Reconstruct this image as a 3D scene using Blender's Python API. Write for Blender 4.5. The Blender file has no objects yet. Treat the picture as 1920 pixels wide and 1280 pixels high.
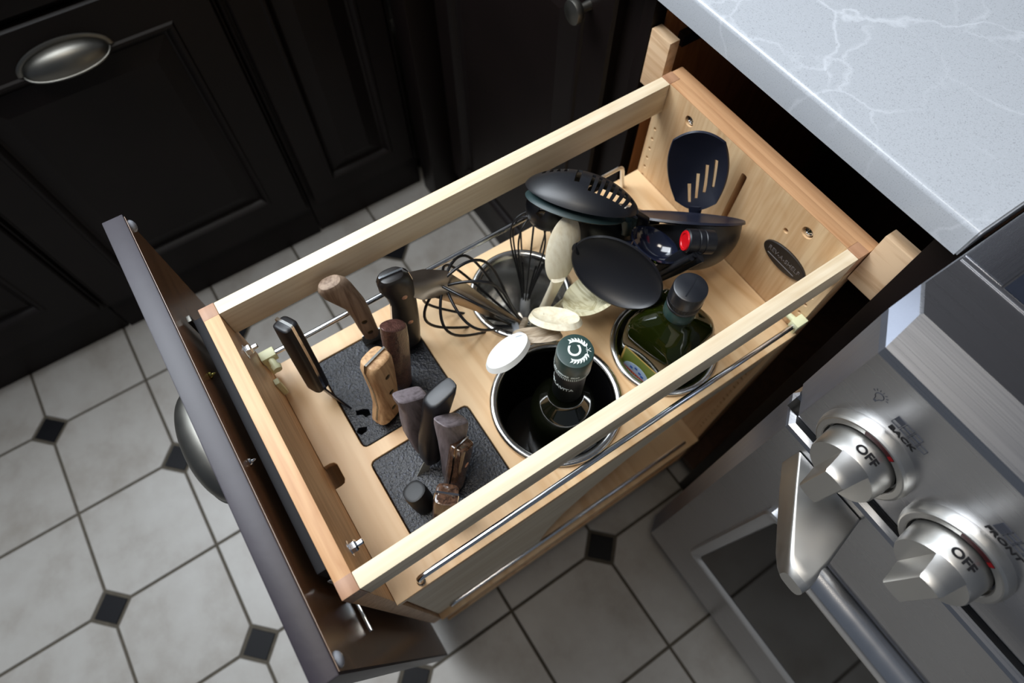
import bpy, bmesh, math, random
from mathutils import Vector, Matrix
random.seed(4)
sc = bpy.context.scene
COL = sc.collection
pi = math.pi
V = Vector

# ------------------------------------------------------------------ camera, light, exposure
R_ = Matrix(((0.5502918, 0.8349724, -0.0000581), (0.7501902, -0.4944464, -0.4390187), (-0.3665973, 0.2415448, -0.8984779)))
RIGHT, UP, TOWARD = V(R_[0]), -V(R_[1]), -V(R_[2])
cam_d = bpy.data.cameras.new('camera'); cam = bpy.data.objects.new('camera', cam_d); COL.objects.link(cam)
M = Matrix((RIGHT, UP, TOWARD)).transposed().to_4x4(); M.translation = V((0.3746, 0.0870, 1.2903))
cam.matrix_world = M
cam_d.sensor_width = 36; cam_d.lens = 21.675; cam_d.clip_start = 0.02
cam_d.dof.use_dof = True; cam_d.dof.focus_distance = 0.55; cam_d.dof.aperture_fstop = 5.0
sc.camera = cam
sc.view_settings.view_transform = 'Standard'; sc.view_settings.look = 'None'
sc.view_settings.gamma = 1; sc.view_settings.use_curve_mapping = False
sc.view_settings.exposure = 0.0

w = bpy.data.worlds.new('world'); sc.world = w; w.use_nodes = True
bg = w.node_tree.nodes['Background']; bg.inputs[0].default_value = (0.52, 0.60, 0.74, 1); bg.inputs[1].default_value = 0.17

def area(name, loc, aim, sx, sy, power, col):
    d = bpy.data.lights.new(name, 'AREA'); d.shape = 'RECTANGLE'; d.size = sx; d.size_y = sy; d.energy = power; d.color = col
    o = bpy.data.objects.new(name, d); COL.objects.link(o); o.location = loc
    o.rotation_euler = (V(aim) - V(loc)).to_track_quat('-Z', 'Y').to_euler(); return o
area('window_daylight', (-1.25, -0.25, 1.90), (0.15, 0.1, 0.7), 1.5, 1.0, 32, (0.82, 0.91, 1.0))
area('skylight', (-0.65, -0.35, 2.45), (0.1, 0.1, 0.7), 1.0, 1.3, 46, (0.90, 0.95, 1.0))
area('overhead_fill', (0.35, -0.1, 2.45), (0.2, 0.2, 0.0), 0.35, 0.35, 6, (1.0, 0.91, 0.78))  # weak overhead fill light, added without a visible fixture

# ------------------------------------------------------------------ materials
def s2l(c): return tuple((x/255/12.92 if x/255 <= .04045 else ((x/255+.055)/1.055)**2.4) for x in c)
def nt(name):
    m = bpy.data.materials.new(name); m.use_nodes = True
    return m, m.node_tree, m.node_tree.nodes['Principled BSDF']
def node(t, kind, **k):
    n = t.nodes.new(kind)
    for a, b in k.items():
        if a in n.inputs.keys() if isinstance(a, str) else False: n.inputs[a].default_value = b
        else: setattr(n, a, b)
    return n
def ramp(t, stops):
    r = t.nodes.new('ShaderNodeValToRGB'); e = r.color_ramp.elements
    while len(e) < len(stops): e.new(0.5)
    for k, (p, c) in enumerate(stops): e[k].position = p; e[k].color = (*c, 1)
    return r
def coords(t, scale=(1, 1, 1), loc=(0, 0, 0), rot=(0, 0, 0)):
    tc = t.nodes.new('ShaderNodeTexCoord'); mp = t.nodes.new('ShaderNodeMapping')
    mp.inputs['Scale'].default_value = scale; mp.inputs['Location'].default_value = loc; mp.inputs['Rotation'].default_value = rot
    t.links.new(tc.outputs['Object'], mp.inputs[0]); return mp
def plain(name, rgb, rough=.5, metal=0, spec=.5, coat=0, var=0.06, vs=30, bump=0, bs=200, trans=0, ior=1.5, sss=0):
    m, t, b = nt(name); c = s2l(rgb)
    n = node(t, 'ShaderNodeTexNoise', Scale=vs, Detail=5); t.links.new(coords(t).outputs[0], n.inputs['Vector'])
    r = ramp(t, [(.3, tuple(x*(1-var) for x in c)), (.7, tuple(min(1, x*(1+var)) for x in c))])
    t.links.new(n.outputs[0], r.inputs[0]); t.links.new(r.outputs[0], b.inputs['Base Color'])
    b.inputs['Roughness'].default_value = rough; b.inputs['Metallic'].default_value = metal
    b.inputs['Specular IOR Level'].default_value = spec; b.inputs['Coat Weight'].default_value = coat
    b.inputs['Transmission Weight'].default_value = trans; b.inputs['IOR'].default_value = ior
    if bump:
        n2 = node(t, 'ShaderNodeTexNoise', Scale=bs, Detail=3); t.links.new(coords(t).outputs[0], n2.inputs['Vector'])
        bp = node(t, 'ShaderNodeBump', Strength=bump, Distance=.001); t.links.new(n2.outputs[0], bp.inputs['Height']); t.links.new(bp.outputs[0], b.inputs['Normal'])
    return m
def wood(name, a, c, axis, rough=.45, fine=1.0, across=16, spec=.4, knots=.35):
    m, t, b = nt(name); a, c = s2l(a), s2l(c)
    sc1 = [across]*3; sc1[axis] = across*.13; sc2 = [260*fine]*3; sc2[axis] = 9*fine
    n1 = node(t, 'ShaderNodeTexNoise', Scale=1.0, Detail=3, Distortion=1.6); t.links.new(coords(t, sc1).outputs[0], n1.inputs['Vector'])
    wv = node(t, 'ShaderNodeMath', operation='MULTIPLY'); wv.inputs[1].default_value = 7.0
    fr = node(t, 'ShaderNodeMath', operation='PINGPONG'); fr.inputs[1].default_value = 1.0
    t.links.new(n1.outputs[0], wv.inputs[0]); t.links.new(wv.outputs[0], fr.inputs[0])
    n2 = node(t, 'ShaderNodeTexNoise', Scale=1.0, Detail=4); t.links.new(coords(t, sc2).outputs[0], n2.inputs['Vector'])
    mx = node(t, 'ShaderNodeMath', operation='MULTIPLY_ADD'); mx.inputs[1].default_value = knots
    s = node(t, 'ShaderNodeMath', operation='MULTIPLY'); s.inputs[1].default_value = 1-knots*.55
    t.links.new(n2.outputs[0], s.inputs[0]); t.links.new(fr.outputs[0], mx.inputs[0]); t.links.new(s.outputs[0], mx.inputs[2])
    r = ramp(t, [(.25, c), (.75, a)]); t.links.new(mx.outputs[0], r.inputs[0]); t.links.new(r.outputs[0], b.inputs['Base Color'])
    b.inputs['Roughness'].default_value = rough; b.inputs['Specular IOR Level'].default_value = spec
    bp = node(t, 'ShaderNodeBump', Strength=.08, Distance=.0006); t.links.new(n2.outputs[0], bp.inputs['Height']); t.links.new(bp.outputs[0], b.inputs['Normal'])
    return m
def steel(name, rgb, rough, axis=None, aniso=.0, lo=.0):
    m, t, b = nt(name); c = s2l(rgb)
    b.inputs['Metallic'].default_value = 1; b.inputs['Base Color'].default_value = (*c, 1)
    sc2 = [60]*3
    if axis is not None: sc2 = [900]*3; sc2[axis] = 6
    n = node(t, 'ShaderNodeTexNoise', Scale=1.0, Detail=3); t.links.new(coords(t, sc2).outputs[0], n.inputs['Vector'])
    r = node(t, 'ShaderNodeMapRange'); r.inputs['To Min'].default_value = rough*.8; r.inputs['To Max'].default_value = rough*1.2
    t.links.new(n.outputs[0], r.inputs[0]); t.links.new(r.outputs[0], b.inputs['Roughness'])
    if axis is not None:
        bp = node(t, 'ShaderNodeBump', Strength=.03, Distance=.0002); t.links.new(n.outputs[0], bp.inputs['Height']); t.links.new(bp.outputs[0], b.inputs['Normal'])
    return m

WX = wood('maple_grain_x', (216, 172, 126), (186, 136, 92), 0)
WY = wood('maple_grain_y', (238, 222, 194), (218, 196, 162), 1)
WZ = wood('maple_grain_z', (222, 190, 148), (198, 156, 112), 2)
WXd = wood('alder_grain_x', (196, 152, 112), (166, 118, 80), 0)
WEND = wood('end_grain', (176, 134, 104), (146, 104, 76), 0, fine=.6)
WTRAY = wood('birch_ply', (232, 198, 154), (211, 168, 120), 0, across=9, knots=.5, fine=.35, rough=.4)
WORANGE = wood('cabinet_side_wood', (176, 120, 76), (146, 92, 54), 2)
WINNER = wood('cabinet_interior_shade', (70, 46, 30), (50, 32, 20), 2)  # wood darkened to paint in the shade deep inside the cabinet
WBLOCK = wood('filler_maple', (222, 190, 154), (196, 158, 120), 0, across=26, knots=.55)
DARK = plain('espresso_lacquer', (17, 11, 10), .44, var=.25, vs=6, spec=.2)
DARKDOOR = plain('espresso_door_lacquer', (40, 34, 43), .40, var=.22, vs=14, spec=.38, coat=.0, bump=.12, bs=90)
BACKDOOR = wood('stained_back_with_reflection', (132, 98, 70), (96, 68, 48), 0, rough=.24, spec=.5)  # stained back, lightened with the maple's reflection put into the colour
PEWTER = steel('pewter', (118, 116, 110), .40)
CHROME = steel('chrome', (225, 228, 232), .10)
SSX = steel('brushed_steel_x', (184, 184, 187), .29, axis=0)
SSBAR = steel('polished_bar_steel', (222, 222, 224), .24)
SSY = steel('brushed_steel_y', (186, 188, 194), .27, axis=1)
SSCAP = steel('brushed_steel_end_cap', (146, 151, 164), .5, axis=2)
SSZ = steel('brushed_steel_z', (206, 207, 210), .34, axis=2)
CAST = steel('satin_cast_steel', (194, 192, 188), .40)
CANSTEEL = steel('canister_steel', (206, 204, 200), .2)
DULL = steel('dull_blade_steel', (150, 148, 142), .28, axis=1)
BLACKM = plain('black_metal', (26, 27, 36), .38, spec=.6)
NYLON = plain('black_nylon', (19, 20, 25), .38, var=.08, spec=.5)
NAVY = plain('navy_black_nylon', (27, 30, 44), .32, var=.08, spec=.55)
SILI = plain('dark_green_silicone', (28, 50, 52), .45)
WIRE = plain('black_wire_coating', (22, 22, 25), .35)
RUBBER = plain('black_rubber', (11, 11, 12), .5)
CREAM = plain('cream_plastic', (226, 226, 184), .45, spec=.5)
RED = plain('red_plastic', (196, 14, 24), .3)
INK = plain('black_ink', (26, 25, 27), .6, spec=.2)
GREYINK = plain('grey_ink', (62, 64, 72), .6, spec=.2)
WHITEINK = plain('white_ink', (225, 232, 226), .5)
SILVERINK = plain('silver_ink', (196, 204, 202), .4)
REDGLASS = plain('dark_red_window', (52, 14, 18), .4, spec=.2)
DEEPRED = plain('deep_red_mark', (120, 8, 14), .4, spec=.2)
MATTEBLK = plain('matte_black_plate', (15, 15, 20), .6, spec=.25)
CAPGREEN = plain('dark_green_foil', (40, 62, 58), .34, spec=.6)
FOILDK = plain('very_dark_green_foil', (9, 14, 16), .3)
CAPBLACK = plain('black_cap_plastic', (24, 26, 32), .34, spec=.6)
BOT1 = plain('near_black_glass', (17, 19, 10), .04, spec=.8, coat=.5)
BOT2 = plain('olive_green_glass', (84, 98, 30), .03, trans=.92, ior=1.48)
LABELG = plain('green_label_paper', (112, 124, 44), .5)
LABELY = plain('gold_label_border', (206, 170, 92), .5)
LABELR = plain('red_label_band', (176, 28, 32), .5)
LABELB = plain('pale_blue_label', (180, 200, 222), .5)
KWOODG = wood('worn_grey_brown_wood', (160, 138, 118), (110, 88, 72), 2, across=40, fine=1.3, rough=.6)
KWOODL = wood('pale_oak_handle', (204, 166, 124), (142, 100, 64), 2, across=50, fine=1.2, rough=.6)
KWOODD = plain('dark_textured_rosewood', (84, 56, 50), .28, var=.4, vs=200, bump=.9, bs=500, coat=.3)
KWOODM = wood('grey_walnut', (122, 113, 117), (84, 76, 78), 2, across=50, fine=1.4, rough=.5)
KWOODS = wood('glossy_laminated_rosewood', (92, 66, 50), (34, 22, 16), 2, across=120, fine=.8, rough=.1, spec=.8)
KBLACK = plain('matte_black_handle', (20, 20, 23), .40)
KBROWN = plain('black_brown_handle', (30, 27, 26), .36)
COPPER = plain('copper_rivet', (206, 160, 134), .35, metal=.6)
BRASSDK = plain('dark_brass_rivet', (66, 54, 32), .4, metal=.5)
HORN = plain('pale_bone', (176, 176, 166), .25)
SPWHITE = plain('white_silicone', (236, 236, 232), .4)
SPCREAM = wood('cream_beech', (232, 224, 200), (212, 198, 168), 2, across=30, rough=.5)
SPBROWN = wood('weathered_wood', (190, 174, 152), (136, 116, 94), 1, across=40, rough=.6)
SPSTRIPE = wood('striped_ash', (214, 208, 176), (176, 166, 128), 0, across=60, rough=.5, knots=.7)
LOGO = plain('black_brown_plastic', (30, 26, 24), .38, spec=.6)
LOGOTXT = plain('embossed_dark_plastic', (98, 92, 90), .3, spec=.7)
GLASSBLK = plain('black_oven_glass', (12, 12, 13), .06, spec=.6)
COOK = plain('dark_cooktop_enamel', (32, 36, 46), .22, spec=.7)

def quartz():
    m, t, b = nt('white_quartz'); mp = coords(t)
    base = s2l((178, 182, 188))
    n = node(t, 'ShaderNodeTexNoise', Scale=900, Detail=2); t.links.new(mp.outputs[0], n.inputs['Vector'])
    r = ramp(t, [(.30, tuple(x*.72 for x in base)), (.42, base), (.62, base), (.75, tuple(min(1, x*1.12) for x in base))]); t.links.new(n.outputs[0], r.inputs[0])
    cur = r.outputs[0]
    for sc_, th, amt, off in ((5.0, .005, .30, 0), (11.0, .005, .20, 3.1)):
        nz = node(t, 'ShaderNodeTexNoise', Scale=14, Detail=6); mp2 = coords(t, loc=(off, off, 0)); t.links.new(mp2.outputs[0], nz.inputs['Vector'])
        ad = node(t, 'ShaderNodeMixRGB', blend_type='ADD'); ad.inputs[0].default_value = .07; t.links.new(mp2.outputs[0], ad.inputs[1]); t.links.new(nz.outputs[1], ad.inputs[2])
        vo = node(t, 'ShaderNodeTexVoronoi', feature='DISTANCE_TO_EDGE', Scale=sc_); t.links.new(ad.outputs[0], vo.inputs['Vector'])
        mr = node(t, 'ShaderNodeMapRange'); mr.inputs['From Max'].default_value = th*sc_*.5; mr.inputs['To Min'].default_value = amt; mr.inputs['To Max'].default_value = 0
        t.links.new(vo.outputs['Distance'], mr.inputs[0])
        nb = node(t, 'ShaderNodeTexNoise', Scale=9, Detail=2); t.links.new(mp2.outputs[0], nb.inputs['Vector'])
        mm = node(t, 'ShaderNodeMath', operation='MULTIPLY'); mr2 = node(t, 'ShaderNodeMapRange'); mr2.inputs['From Min'].default_value = .42; mr2.inputs['From Max'].default_value = .62
        t.links.new(nb.outputs[0], mr2.inputs[0]); t.links.new(mr.outputs[0], mm.inputs[0]); t.links.new(mr2.outputs[0], mm.inputs[1])
        mix = node(t, 'ShaderNodeMixRGB'); t.links.new(mm.outputs[0], mix.inputs[0]); t.links.new(cur, mix.inputs[1]); mix.inputs[2].default_value = (*s2l((240, 244, 250)), 1)
        cur = mix.outputs[0]
    t.links.new(cur, b.inputs['Base Color']); b.inputs['Roughness'].default_value = .24; b.inputs['Specular IOR Level'].default_value = .5
    return m
QUARTZ = quartz()
def tile_mat():
    m, t, b = nt('cream_ceramic'); mp = coords(t)
    n = node(t, 'ShaderNodeTexNoise', Scale=9, Detail=7, Roughness=.62); t.links.new(mp.outputs[0], n.inputs['Vector'])
    oi = t.nodes.new('ShaderNodeObjectInfo'); ad = node(t, 'ShaderNodeVectorMath', operation='ADD'); t.links.new(mp.outputs[0], ad.inputs[0]); t.links.new(oi.outputs['Random'], ad.inputs[1]); t.links.new(ad.outputs[0], n.inputs['Vector'])
    r = ramp(t, [(.30, s2l((140, 134, 126))), (.5, s2l((158, 154, 148))), (.7, s2l((166, 163, 158)))]); t.links.new(n.outputs[0], r.inputs[0])
    t.links.new(r.outputs[0], b.inputs['Base Color']); b.inputs['Roughness'].default_value = .42
    bp = node(t, 'ShaderNodeBump', Strength=.25, Distance=.001); t.links.new(n.outputs[0], bp.inputs['Height']); t.links.new(bp.outputs[0], b.inputs['Normal'])
    return m
TILE = tile_mat()
DOT = plain('black_ceramic', (10, 10, 14), .5, spec=.16)
GROUT = plain('olive_grey_grout', (76, 70, 60), .9, var=.2, vs=80)
def foam_mat():
    m, t, b = nt('black_speckled_block'); mp = coords(t)
    n = node(t, 'ShaderNodeTexNoise', Scale=420, Detail=3); t.links.new(mp.outputs[0], n.inputs['Vector'])
    r = ramp(t, [(.35, s2l((12, 13, 17))), (.62, s2l((27, 30, 40))), (.80, s2l((96, 102, 120)))]); t.links.new(n.outputs[0], r.inputs[0])
    t.links.new(r.outputs[0], b.inputs['Base Color']); b.inputs['Roughness'].default_value = .36
    bp = node(t, 'ShaderNodeBump', Strength=.9, Distance=.0012); t.links.new(n.outputs[0], bp.inputs['Height']); t.links.new(bp.outputs[0], b.inputs['Normal'])
    return m
FOAM = foam_mat()

# ------------------------------------------------------------------ mesh helpers (world coordinates)
WORLD = {}
def link(name, me, mat, parent=None, ang=40, smooth=True):
    if parent is None:
        xs = [v.co for v in me.vertices]
        o0 = V((sum(c.x for c in xs)/len(xs), sum(c.y for c in xs)/len(xs), min(c.z for c in xs)))
        loc = o0
    else: o0 = WORLD[parent]; loc = V((0, 0, 0))
    me.transform(Matrix.Translation(-o0))
    if smooth:
        me.polygons.foreach_set('use_smooth', [True]*len(me.polygons)); me.set_sharp_from_angle(angle=math.radians(ang))
    me.materials.append(mat)
    o = bpy.data.objects.new(name, me); COL.objects.link(o); o.location = loc; o.parent = parent; WORLD[o] = o0
    return o
def part(name, bm, mat, parent=None, ang=40, smooth=True, fix=True):
    if fix: bmesh.ops.recalc_face_normals(bm, faces=bm.faces)
    me = bpy.data.meshes.new(name); bm.to_mesh(me); bm.free()
    return link(name, me, mat, parent, ang, smooth)
def tag(o, label, cat, group=None):
    o['label'] = label; o['category'] = cat
    if group: o['group'] = group
    return o
def thing(name, label, cat, loc, group=None):
    o = bpy.data.objects.new(name, None); COL.objects.link(o); o.location = loc; o.empty_display_size = .02; WORLD[o] = V(loc)
    return tag(o, label, cat, group)
def struct(o): o['kind'] = 'structure'; return o
def B(): return bmesh.new()
def box(bm, x0, x1, y0, y1, z0, z1, bev=0, seg=2, mtx=None):
    vs = [bm.verts.new((x, y, z)) for x in (x0, x1) for y in (y0, y1) for z in (z0, z1)]
    fs = [(0, 1, 3, 2), (4, 6, 7, 5), (0, 4, 5, 1), (2, 3, 7, 6), (0, 2, 6, 4), (1, 5, 7, 3)]
    faces = [bm.faces.new([vs[i] for i in f]) for f in fs]
    if bev:
        es = list({e for f in faces for e in f.edges})
        r = bmesh.ops.bevel(bm, geom=es, offset=bev, segments=seg, profile=.6, affect='EDGES'); vs = list({v for f in r['faces'] for v in f.verts} | {v for v in vs if v.is_valid})
    if mtx is not None: bmesh.ops.transform(bm, matrix=mtx, verts=[v for v in vs if v.is_valid])
    return bm
def bx(*a, **k): return box(B(), *a, **k)
def loft(bm, rings, cap0=True, cap1=True, closed=True):
    rr = [[bm.verts.new(p) for p in r] for r in rings]; n = len(rings[0])
    for a, b in zip(rr, rr[1:]):
        for i in range(n if closed else n-1):
            j = (i+1) % n
            bm.faces.new((a[i], a[j], b[j], b[i]))
    if cap0: bm.faces.new(rr[0][::-1])
    if cap1: bm.faces.new(rr[-1])
    return bm
def frame_of(d, hint=V((0, 0, 1))):
    d = V(d).normalized(); u = hint - d*hint.dot(d)
    if u.length < 1e-4: u = V((1, 0, 0)) - d*d.x
    u.normalize(); return d, u, d.cross(u)
def tube(bm, pts, r, n=10, caps=True, closed=False):
    pts = [V(p) for p in pts]; N = len(pts); rs = r if isinstance(r, (list, tuple)) else [r]*N
    rings = []; u = None
    for i, p in enumerate(pts):
        if closed: d = pts[(i+1) % N]-pts[i-1]
        else: d = pts[min(i+1, N-1)]-pts[max(i-1, 0)]
        d.normalize()
        if u is None: _, u, _ = frame_of(d, V((.3, .2, 1)))
        u = (u-d*u.dot(d)).normalized(); v = d.cross(u)
        rings.append([p+(u*math.cos(2*pi*k/n)+v*math.sin(2*pi*k/n))*rs[i] for k in range(n)])
    if closed: rings.append(rings[0]); return loft_closed(bm, rings[:-1])
    return loft(bm, rings, caps, caps)
def loft_closed(bm, rings):
    rr = [[bm.verts.new(p) for p in r] for r in rings]; n = len(rings[0]); N = len(rr)
    for k in range(N):
        a, b = rr[k], rr[(k+1) % N]
        for i in range(n): j = (i+1) % n; bm.faces.new((a[i], a[j], b[j], b[i]))
    return bm
def lathe(bm, prof, c, axis=(0, 0, 1), n=40, cap0=True, cap1=True, hint=V((1, 0, 0))):
    d, u, v = frame_of(axis, hint); c = V(c)
    return loft(bm, [[c+d*h+(u*math.cos(2*pi*k/n)+v*math.sin(2*pi*k/n))*max(r, 1e-5) for k in range(n)] for r, h in prof], cap0, cap1)
def arc(pts, rad, n=4):
    """round the corners of a closed 2D polygon"""
    out = []; N = len(pts)
    for i in range(N):
        p = V(pts[i]).to_2d(); a = (V(pts[i-1]).to_2d()-p); b = (V(pts[(i+1) % N]).to_2d()-p)
        r = min(rad, a.length*.45, b.length*.45); a.normalize(); b.normalize()
        for k in range(n+1):
            t = k/n; out.append((p+a*r*(1-t)**2+b*r*t**2)[:])
    return out
def plate2d(name, polys, thick, O, U, Vv, mat, parent=None, bev=0.0, ang=40):
    """polys: first outer, rest holes (2D). Centre plane thickness going to -N from the face at O."""
    cu = bpy.data.curves.new('tmp', 'CURVE'); cu.dimensions = '2D'; cu.fill_mode = 'BOTH'; cu.extrude = thick/2-bev; cu.bevel_depth = bev; cu.bevel_resolution = 1; cu.offset = -bev
    for P in polys:
        s = cu.splines.new('POLY'); s.points.add(len(P)-1); s.use_cyclic_u = True
        for k, p in enumerate(P): s.points[k].co = (p[0], p[1], 0, 1)
    o = bpy.data.objects.new('tmp', cu); COL.objects.link(o)
    me = bpy.data.meshes.new_from_object(o); bpy.data.objects.remove(o); bpy.data.curves.remove(cu)
    U, Vv = V(U).normalized(), V(Vv).normalized(); N = U.cross(Vv); me.name = name
    mt = Matrix((U, Vv, N)).transposed().to_4x4(); mt.translation = V(O)-N*thick/2; me.transform(mt)
    me.materials.clear()
    return link(name, me, mat, parent, ang)
def circ(cx, cy, r, n=32, ry=None): return [(cx+r*math.cos(2*pi*k/n), cy+(ry or r)*math.sin(2*pi*k/n)) for k in range(n)]
def text(name, body, size, O, U, Vv, mat, parent, ext=.0002, bold=0, sx=1.0, curve=None, space=1.0):
    cu = bpy.data.curves.new('t', 'FONT'); cu.body = body; cu.size = size; cu.align_x = 'CENTER'; cu.align_y = 'CENTER'; cu.extrude = ext; cu.offset = bold; cu.space_character = space
    o = bpy.data.objects.new('t', cu); COL.objects.link(o); me = bpy.data.meshes.new_from_object(o)
    bpy.data.objects.remove(o); bpy.data.curves.remove(cu); me.materials.clear()
    U, Vv = V(U).normalized(), V(Vv).normalized(); N = U.cross(Vv); O = V(O)
    if curve:   # wrap on a cylinder: (axis point, axis dir, radius, start normal)
        for v in me.vertices:
            a = v.co.x*sx/curve
            v.co = O + N*(curve*math.cos(a)-curve) + U*(curve*math.sin(a)) + Vv*v.co.y + N*(v.co.z)
    else:
        for v in me.vertices: v.co = O+U*v.co.x*sx+Vv*v.co.y+N*v.co.z
    me.name = name
    return link(name, me, mat, parent, smooth=False)
# ------------------------------------------------------------------ floor with octagon-and-dot tiles
U0, TX, TY = 0.2137, -0.3127, -0.5245
floor = struct(part('floor', bx(-1.6, 2.2, -2.4, 1.4, -.03, -.0022), GROUT, smooth=False))
OCT, DOTS = {}, None
def prism(name, poly, z0, z1, bev, mat, parent):
    bm = B(); n = len(poly); c = V((sum(p[0] for p in poly)/n, sum(p[1] for p in poly)/n))
    def ins(d): return [V(p)+(c-V(p)).normalized()*d for p in poly]
    rg = [[(p[0], p[1], z0) for p in poly], [(p[0], p[1], z1-bev) for p in poly], [(p[0], p[1], z1) for p in ins(bev)]]
    loft(bm, rg, cap0=False); return part(name, bm, mat, parent, ang=20)
g, cl = .0027, .037
def tile_poly(par):
    L = U0/2-g
    P = []
    for k, (sx, sy) in enumerate(((-1, -1), (1, -1), (1, 1), (-1, 1))):
        dot = (k % 2 == 0) if par else (k % 2 == 1)
        x, y = sx*L, sy*L
        if dot:
            c = cl-.0006
            a, b_ = (x-sx*c, y), (x, y-sy*c)
            P += [b_, a] if k % 2 == 0 else [a, b_]
        else: P.append((x, y))
    return P
protos = {}
for par in (0, 1): 
    o = prism('floor_tile', tile_poly(par), -.0035, 0, .0011, TILE, floor); protos[par] = o.data; bpy.data.objects.remove(o)
o = prism('accent_tile', [(-cl+.0045, 0), (0, -cl+.0045), (cl-.0045, 0), (0, cl-.0045)], -.0035, 0, .0009, DOT, floor); pd = o.data; bpy.data.objects.remove(o)
fo = WORLD[floor]
for m_ in (protos[0], protos[1], pd): m_.transform(Matrix.Translation(fo))
for i in range(-2, 8):
    for j in range(-5, 6):
        cx, cy = TX+(i+.5)*U0, TY+(j+.5)*U0
        # first corner (i,j): dot when i+j odd
        o = bpy.data.objects.new('floor_tile', protos[1 if (i+j) % 2 else 0]); COL.objects.link(o); o.parent = floor; o.location = V((cx, cy, 0))-fo
        if (i+j) % 2:
            o = bpy.data.objects.new('accent_tile', pd); COL.objects.link(o); o.parent = floor; o.location = V((TX+i*U0, TY+j*U0, 0))-fo

# ------------------------------------------------------------------ dark cabinets
def raised(name, O, U, Vv, N, w_, h_, parent, mat=DARK, st=.068, hs=1):
    """raised-panel door: frame with bead, centre panel"""
    O, U, Vv, N = V(O), V(U), V(Vv), V(N)
    def ring(i, h): return [O+U*a+Vv*b+N*(h*hs) for a, b in ((i, i), (w_-i, i), (w_-i, h_-i), (i, h_-i))]
    f = B(); loft(f, [ring(i, h) for i, h in ((0, 0), (0, .014), (.003, .018), (st, .018), (st+.003, .021), (st+.008, .021), (st+.012, .017), (st+.016, .010), (st+.020, .008))])
    d = part(name, f, mat, parent, ang=25)
    p = B(); s = st+.0205; loft(p, [ring(i, h) for i, h in ((s, .004), (s, .009), (s+.004, .010), (s+.028, .0165), (s+.032, .0175))])
    part('center_panel', p, mat, d, ang=12); return d
def cup_pull(O, U, Vv, N, parent, w_=.128, h_=.050, d_=.027):
    O, U, Vv, N = V(O), V(U), V(Vv), V(N); bm = B(); a, b_, c = w_/2, d_, h_*.55
    rings = []
    NU, NV = 32, 12
    for k in range(NV+1):
        ph = (k/NV)*math.radians(112)
        rings.append([O+U*(-a*math.cos(pi*i/NU)) + N*(.001+b_*math.sin(pi*i/NU)**.8*math.sin(ph)**.85 if ph > 0 else .001) + Vv*(c*math.sin(pi*i/NU)*math.cos(ph)) for i in range(NU+1)])
    loft(bm, rings, False, False, closed=False)
    bmesh.ops.remove_doubles(bm, verts=bm.verts, dist=.0004)
    bmesh.ops.recalc_face_normals(bm, faces=bm.faces)
    bmesh.ops.solidify(bm, geom=bm.faces[:], thickness=.0015)
    h = part('cup_pull', bm, PEWTER, parent, ang=60)
    fl = B()   # flange: flat elliptical band over the top, rolled lip below
    rr = []
    for i in range(NU+1):
        t_ = pi*i/NU; dirv = -U*math.cos(t_)*a+Vv*math.sin(t_)*c; out = dirv*1.0 + (-U*math.cos(t_)+Vv*math.sin(t_))*.0075
        rr.append([O+dirv*.985+N*0, O+dirv*.985+N*.003, O+dirv+(out-dirv)*.5+N*.0042, O+out+N*.002, O+out])
    loft(fl, rr); part('flange', fl, PEWTER, h, ang=50)
    ph = math.radians(112)
    lip = [O+U*(-a*math.cos(pi*i/NU))+N*(.001+b_*math.sin(pi*i/NU)**.8*math.sin(ph)**.85)+Vv*(c*math.sin(pi*i/NU)*math.cos(ph)) for i in range(1, NU)]
    part('rolled_lip', tube(B(), lip, .0019, 8), PEWTER, h); return h
YP, ZP, XP = V((0, 1, 0)), V((0, 0, 1)), V((1, 0, 0))
def moulding(x, y0, y1, parent, z=.10):   # base board with ogee top, face towards +X
    prof = [(-.03, 0), (0, 0), (0, z-.03), (-.003, z-.024), (-.004, z-.016), (-.010, z-.010), (-.012, z-.002), (-.016, z), (-.03, z)]
    return part('base_moulding', loft(B(), [[(x+a, y, b) for a, b in prof] for y in (y0, y1)]), DARK, parent, ang=30)
XF = -.664
def left_unit(y0, y1, label, pull, two, mx=-.684):
    t = thing('base_cabinet', label, 'cabinet', (-.95, (y0+y1)/2, 0), 'dark cabinets of the left run')
    part('carcass', bx(-1.24, XF-.02, y0, y1, .0, .884), DARK, t, smooth=False)
    part('face_frame', bx(XF-.02, XF-.0185, y0, y1, .095, .884), DARK, t, smooth=False)
    moulding(mx, y0, y1, t)
    w_ = y1-y0-.014
    if two:
        raised('drawer_front', (XF-.018, y0+.007, .714), YP, ZP, XP, w_, .155, t, st=.03)
        d = raised('door', (XF-.018, y0+.007, .112), YP, ZP, XP, w_, .59, t)
    else: d = raised('door', (XF-.018, y0+.012, .112), YP, ZP, XP, w_-.01, .757, t, st=.050)
    if pull: cup_pull((XF-.0005, (y0+y1)/2+.006, .636), YP, ZP, XP, d)
    for yy in (y0+.0035, y1-.0035): part('bead_strip', tube(B(), [(XF-.012, yy, .10), (XF-.012, yy, .88)], .0030, 8), DARK, t)
    return t
left_unit(-.292, .200, 'dark espresso cabinet with oval pewter cup pull high on its raised panel', True, True, -.680)
left_unit(.203, .492, 'narrow dark espresso raised panel cabinet filling the far inside corner', False, False, -.690)
left_unit(-.80, -.296, 'dark espresso cabinet cut off by the left edge, left of the cup-pull cabinet', False, True, -.690)
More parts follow.
